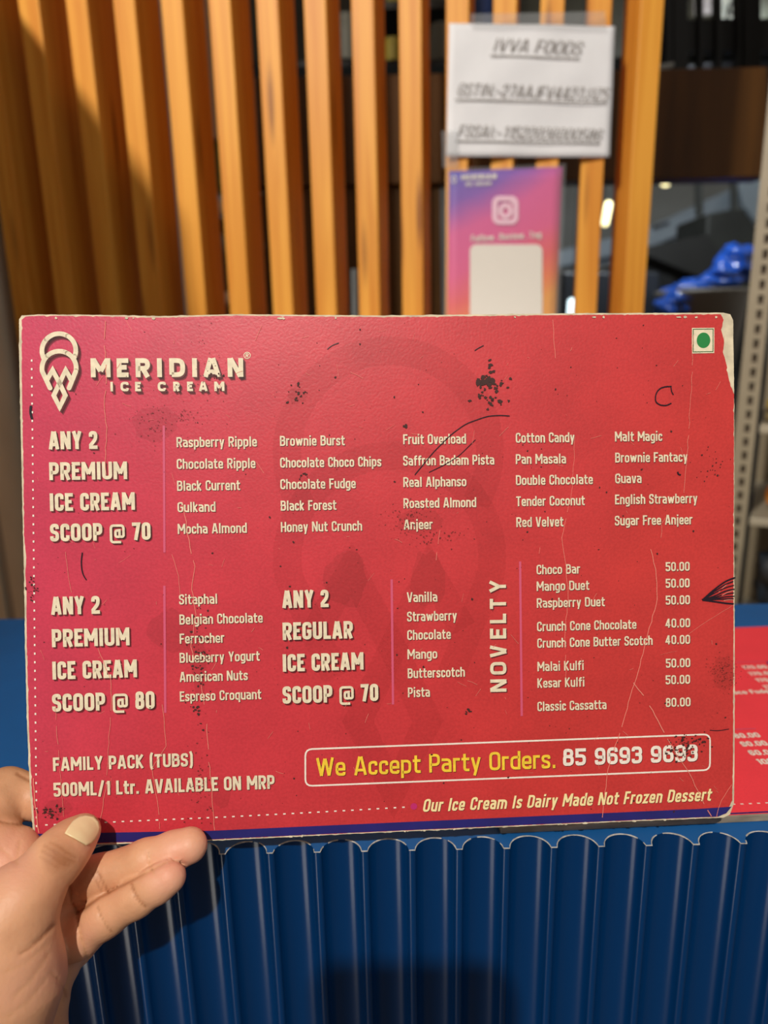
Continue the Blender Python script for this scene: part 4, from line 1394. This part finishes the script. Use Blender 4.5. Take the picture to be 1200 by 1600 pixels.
def seg_dist(qx, qy, pts):
    best = np.full(qx.shape, 1e9)
    for (ax_, ay_), (bx_, by_) in zip(pts[:-1], pts[1:]):
        dx, dy = bx_ - ax_, by_ - ay_
        t = np.clip(((qx - ax_) * dx + (qy - ay_) * dy) / (dx * dx + dy * dy), 0, 1)
        best = np.minimum(best, np.hypot(qx - ax_ - t * dx, qy - ay_ - t * dy))
    return best


def hand_sdf(Pt):
    palm = smin(chain(Pt, PALM, .006), chain(Pt, WEB, .006), .006)
    palm = smin(palm, chain(Pt, HEEL, .006), .0025)
    d = None
    for ch, k in ((INDEX, .004), (MIDDLE, .003), (RING, .003), (LITTLE, .003)):
        f_ = smin(chain(Pt, ch, .003), palm, k)
        d = f_ if d is None else np.minimum(d, f_)
    th = smin(chain(Pt, THUMB, .005), chain(Pt, THENAR, .012), .010)
    d = smin(d, th, .0012)
    qx = 600 - Pt[..., 0] / Pt[..., 2] * F
    qy = 800 + Pt[..., 1] / Pt[..., 2] * F
    near = np.abs(d) < .004
    if near.any():
        add = np.zeros(d.shape)
        ax_, ay_ = qx[near], qy[near]
        s = np.zeros(ax_.shape)
        for pts, A, sg in CREASES:
            dd = seg_dist(ax_, ay_, pts)
            s += A * .001 * np.exp(-(dd / sg) ** 2)
        add[near] = s
        d = d + add
    return d


def surface_net(fn, lo, hi, h):
    n_ = [int(math.ceil((hi[i] - lo[i]) / h)) + 1 for i in range(3)]
    X, Y, Z = np.meshgrid(*[lo[i] + h * np.arange(n_[i]) for i in range(3)], indexing='ij')
    D = fn(np.stack([X, Y, Z], -1))
    S = D < 0
    cn = [(i, j, k) for i in (0, 1) for j in (0, 1) for k in (0, 1)]

    def sub(A, c_):
        return A[c_[0]:n_[0] - 1 + c_[0], c_[1]:n_[1] - 1 + c_[1], c_[2]:n_[2] - 1 + c_[2]]
    cnt = sum(sub(S, c_).astype(int) for c_ in cn)
    act = (cnt > 0) & (cnt < 8)
    pos = np.zeros(act.shape + (3,))
    num = np.zeros(act.shape)
    for a in range(8):
        for b_ in range(a + 1, 8):
            ca, cb2 = cn[a], cn[b_]
            if sum(abs(ca[i] - cb2[i]) for i in range(3)) != 1:
                continue
            da, db_ = sub(D, ca), sub(D, cb2)
            cross = (da < 0) != (db_ < 0)
            t = np.where(cross, da / np.where(cross, da - db_, 1), 0)
            for i in range(3):
                pos[..., i] += np.where(cross, ca[i] + t * (cb2[i] - ca[i]), 0)
            num += cross
    idx = -np.ones(act.shape, int)
    idx[act] = np.arange(act.sum())
    ii = np.argwhere(act)
    V = np.array(lo) + h * (ii + pos[act] / num[act][:, None])
    Fc = []
    for ax_ in range(3):
        u, v = (ax_ + 1) % 3, (ax_ + 2) % 3
        s0 = [slice(None)] * 3; s1 = [slice(None)] * 3
        s0[ax_] = slice(0, n_[ax_] - 1); s1[ax_] = slice(1, n_[ax_])
        ch = S[tuple(s0)] != S[tuple(s1)]
        sgn = S[tuple(s0)]
        for e in np.argwhere(ch):
            if e[u] < 1 or e[v] < 1 or e[u] >= n_[u] - 1 or e[v] >= n_[v] - 1:
                continue
            q = []
            for du, dv in ((-1, -1), (0, -1), (0, 0), (-1, 0)):
                w_ = e.copy(); w_[u] += du; w_[v] += dv
                q.append(idx[tuple(w_)])
            Fc.append(q if sgn[tuple(e)] else q[::-1])
    return V, Fc


lo = np.array([-.185, -.24, -.325]); hi = np.array([-.062, -.09, -.215])
HV, HF = surface_net(hand_sdf, lo, hi, 0.0009)
RM = np.array([[RT[i], UP[i], -FW[i]] for i in range(3)])


def cam_to_world(V):
    return V @ RM.T + np.array(CAM)


HW = cam_to_world(HV)

# arms, shoulders and head of the same person, behind the camera
HEAD = np.array([0.0, -0.39, 0.19])


def body_sdf(Pt):
    d = np.linalg.norm((Pt - HEAD) / np.array([.078, .095, .115]), axis=-1) * .09 - .09
    d = smin(d, cone_sdf(Pt, HEAD + [0, .0, -.10], HEAD + [0, -.04, -.2], .055, .06), .04)
    ch = HEAD + [0, -.05, -.36]
    d = smin(d, cone_sdf(Pt, ch + [-.15, 0, .12], ch + [.15, 0, .12], .06, .06), .08)
    d = smin(d, cone_sdf(Pt, ch + [0, 0, .05], ch + [0, -.02, -.45], .14, .15), .10)
    wrist = cam_to_world(np.array([cs(-120, 1800, .248)]))[0] - np.array(CAM)
    le = np.array([-.27, -.20, -.34])
    d = smin(d, chain(Pt, [(ch + [-.17, 0, .11], .055), (le, .045), (wrist, .029)], .03), .04)
    re_ = np.array([.24, -.22, -.30])
    d = smin(d, chain(Pt, [(ch + [.17, 0, .11], .055), (re_, .045), (np.array([.03, -.05, -.15]), .032), (np.array([-.02, -.03, -.10]), .03)], .03), .04)
    return d


BV, BF = surface_net(body_sdf, np.array([-.42, -.75, -.62]), np.array([.40, .12, .50]), 0.012)
BWd = BV + np.array(CAM)
skin = bpy.data.materials.new('skin')
skin.use_nodes = True
nt = skin.node_tree
bs = nt.nodes['Principled BSDF']
bs.inputs['Roughness'].default_value = 0.48
bs.inputs['Specular IOR Level'].default_value = 0.4
bs.inputs['Subsurface Weight'].default_value = 0.12
bs.inputs['Subsurface Radius'].default_value = (1.0, 0.4, 0.2)
bs.inputs['Subsurface Scale'].default_value = 0.003
tcn = nt.nodes.new('ShaderNodeTexCoord')
at_ = nt.nodes.new('ShaderNodeAttribute'); at_.attribute_name = 'flush'
n1 = nt.nodes.new('ShaderNodeTexNoise'); n1.inputs['Scale'].default_value = 60; n1.inputs['Detail'].default_value = 5
nt.links.new(tcn.outputs['Object'], n1.inputs['Vector'])
mr = nt.nodes.new('ShaderNodeMath'); mr.operation = 'MULTIPLY_ADD'; mr.inputs[1].default_value = 0.5
nt.links.new(n1.outputs['Fac'], mr.inputs[0]); nt.links.new(at_.outputs['Fac'], mr.inputs[2])
rpn = nt.nodes.new('ShaderNodeValToRGB')
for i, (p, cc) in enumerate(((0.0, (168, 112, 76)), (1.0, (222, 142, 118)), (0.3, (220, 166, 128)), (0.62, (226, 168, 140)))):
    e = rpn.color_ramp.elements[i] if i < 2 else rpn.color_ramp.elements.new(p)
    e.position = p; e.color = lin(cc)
nt.links.new(mr.outputs[0], rpn.inputs[0]); nt.links.new(rpn.outputs[0], bs.inputs['Base Color'])
n2 = nt.nodes.new('ShaderNodeTexNoise'); n2.inputs['Scale'].default_value = 700; n2.inputs['Detail'].default_value = 3
nt.links.new(tcn.outputs['Object'], n2.inputs['Vector'])
bpn = nt.nodes.new('ShaderNodeBump'); bpn.inputs['Distance'].default_value = 0.00025; bpn.inputs['Strength'].default_value = 0.5
nt.links.new(n2.outputs['Fac'], bpn.inputs['Height']); nt.links.new(bpn.outputs[0], bs.inputs['Normal'])

org = HW.mean(0)
me = bpy.data.meshes.new('person')
nb = len(HW)
allv = np.concatenate([HW, BWd]) - org
me.from_pydata(allv.tolist(), [], [list(map(int, f_)) for f_ in HF] + [[int(i) + nb for i in f_] for f_ in BF])
flush_shade = np.zeros(len(allv))
qx = 600 - HV[:, 0] / HV[:, 2] * F
qy = 800 + HV[:, 1] / HV[:, 2] * F


def spot(cx, cy, s, a):
    return a * np.exp(-((qx - cx) ** 2 + (qy - cy) ** 2) / (2 * s * s))


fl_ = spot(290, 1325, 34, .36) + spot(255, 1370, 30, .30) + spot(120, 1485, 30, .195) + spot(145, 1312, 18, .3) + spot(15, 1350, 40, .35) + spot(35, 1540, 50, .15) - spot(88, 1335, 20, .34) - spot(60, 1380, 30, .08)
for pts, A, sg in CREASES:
    fl_ -= min(A, .5) * .5 * np.exp(-(seg_dist(qx, qy, pts) / 2.2) ** 2)  # shade of creases and finger gaps put into the skin colour
flush_shade[:nb] = fl_
a_ = me.attributes.new('flush', 'FLOAT', 'POINT')
a_.data.foreach_set('value', flush_shade.astype(np.float32))
person = link('person', me, skin, None, smooth=True)
person.location = org
tag(person, 'person reaching in to grip the red menu board by its lower corner', 'person')

# thumb nail on the skin
npx = [(101, 1303), (107, 1293), (114, 1284), (124, 1277), (135, 1274.5), (146, 1277), (153, 1284), (156, 1293), (154, 1302), (148, 1311), (141, 1318), (133, 1321), (117, 1311)]
cxn, cyn = 129, 1298


def hit(px, py):
    d0 = np.array([(px - 600) / F, (800 - py) / F, -1.0])
    t = .22
    for _ in range(60):
        s = float(hand_sdf((d0 * t)[None, :])[0])
        if s < 1e-5:
            break
        t += s * .8
        if t > .31:
            break
    return t


rings = 7
nv_, nf = [], []
for k in range(rings + 1):
    s = 1 - 0.86 * k / rings
    for (x, y) in npx:
        px, py = cxn + (x - cxn) * s, cyn + (y - cyn) * s
        # nails are smoother than the fingertip: blend the skin depth with a gentle arch
        t = min(hit(px, py), .2805)
        d0 = np.array([(px - 600) / F, (800 - py) / F, -1.0])
        nv_.append(d0 * (t - .0005 - .0003 * (1 - s ** 2)))
m_ = len(npx)
for k in range(rings):
    for i in range(m_):
        nf.append((k * m_ + i, k * m_ + (i + 1) % m_, (k + 1) * m_ + (i + 1) % m_, (k + 1) * m_ + i))
nf.append(tuple(range(rings * m_, (rings + 1) * m_)))
nw = cam_to_world(np.array(nv_)) - org
nme = bpy.data.meshes.new('thumb_nail')
nme.from_pydata(nw.tolist(), [], nf)
nail = link('thumb_nail', nme, mat('pale nail', (242, 220, 172), 0.28, spec=0.5), person, smooth=True)
sd = nail.modifiers.new('thickness', 'SOLIDIFY'); sd.thickness = 0.0005
nail['label'] = 'pale cream thumb nail'

# the phone the person looks through, just behind the viewpoint
ph = empty('smartphone')
ph.matrix_world = cam.matrix_world.copy()
b_ = MB(); b_.prism(rrect(-0.028, -0.066, 0.078, 0.160, 0.012), 0.006, 0.014)
b_.build('body', mat('dark phone shell', (40, 40, 44), 0.35), ph)
b_ = MB(); b_.prism(rrect(-0.028, -0.066, 0.073, 0.155, 0.010), 0.014, 0.0146)
b_.build('screen', mat('dark phone screen', (20, 20, 24), 0.1), ph)
tag(ph, 'dark smartphone held upright in front of the blue counter', 'phone')
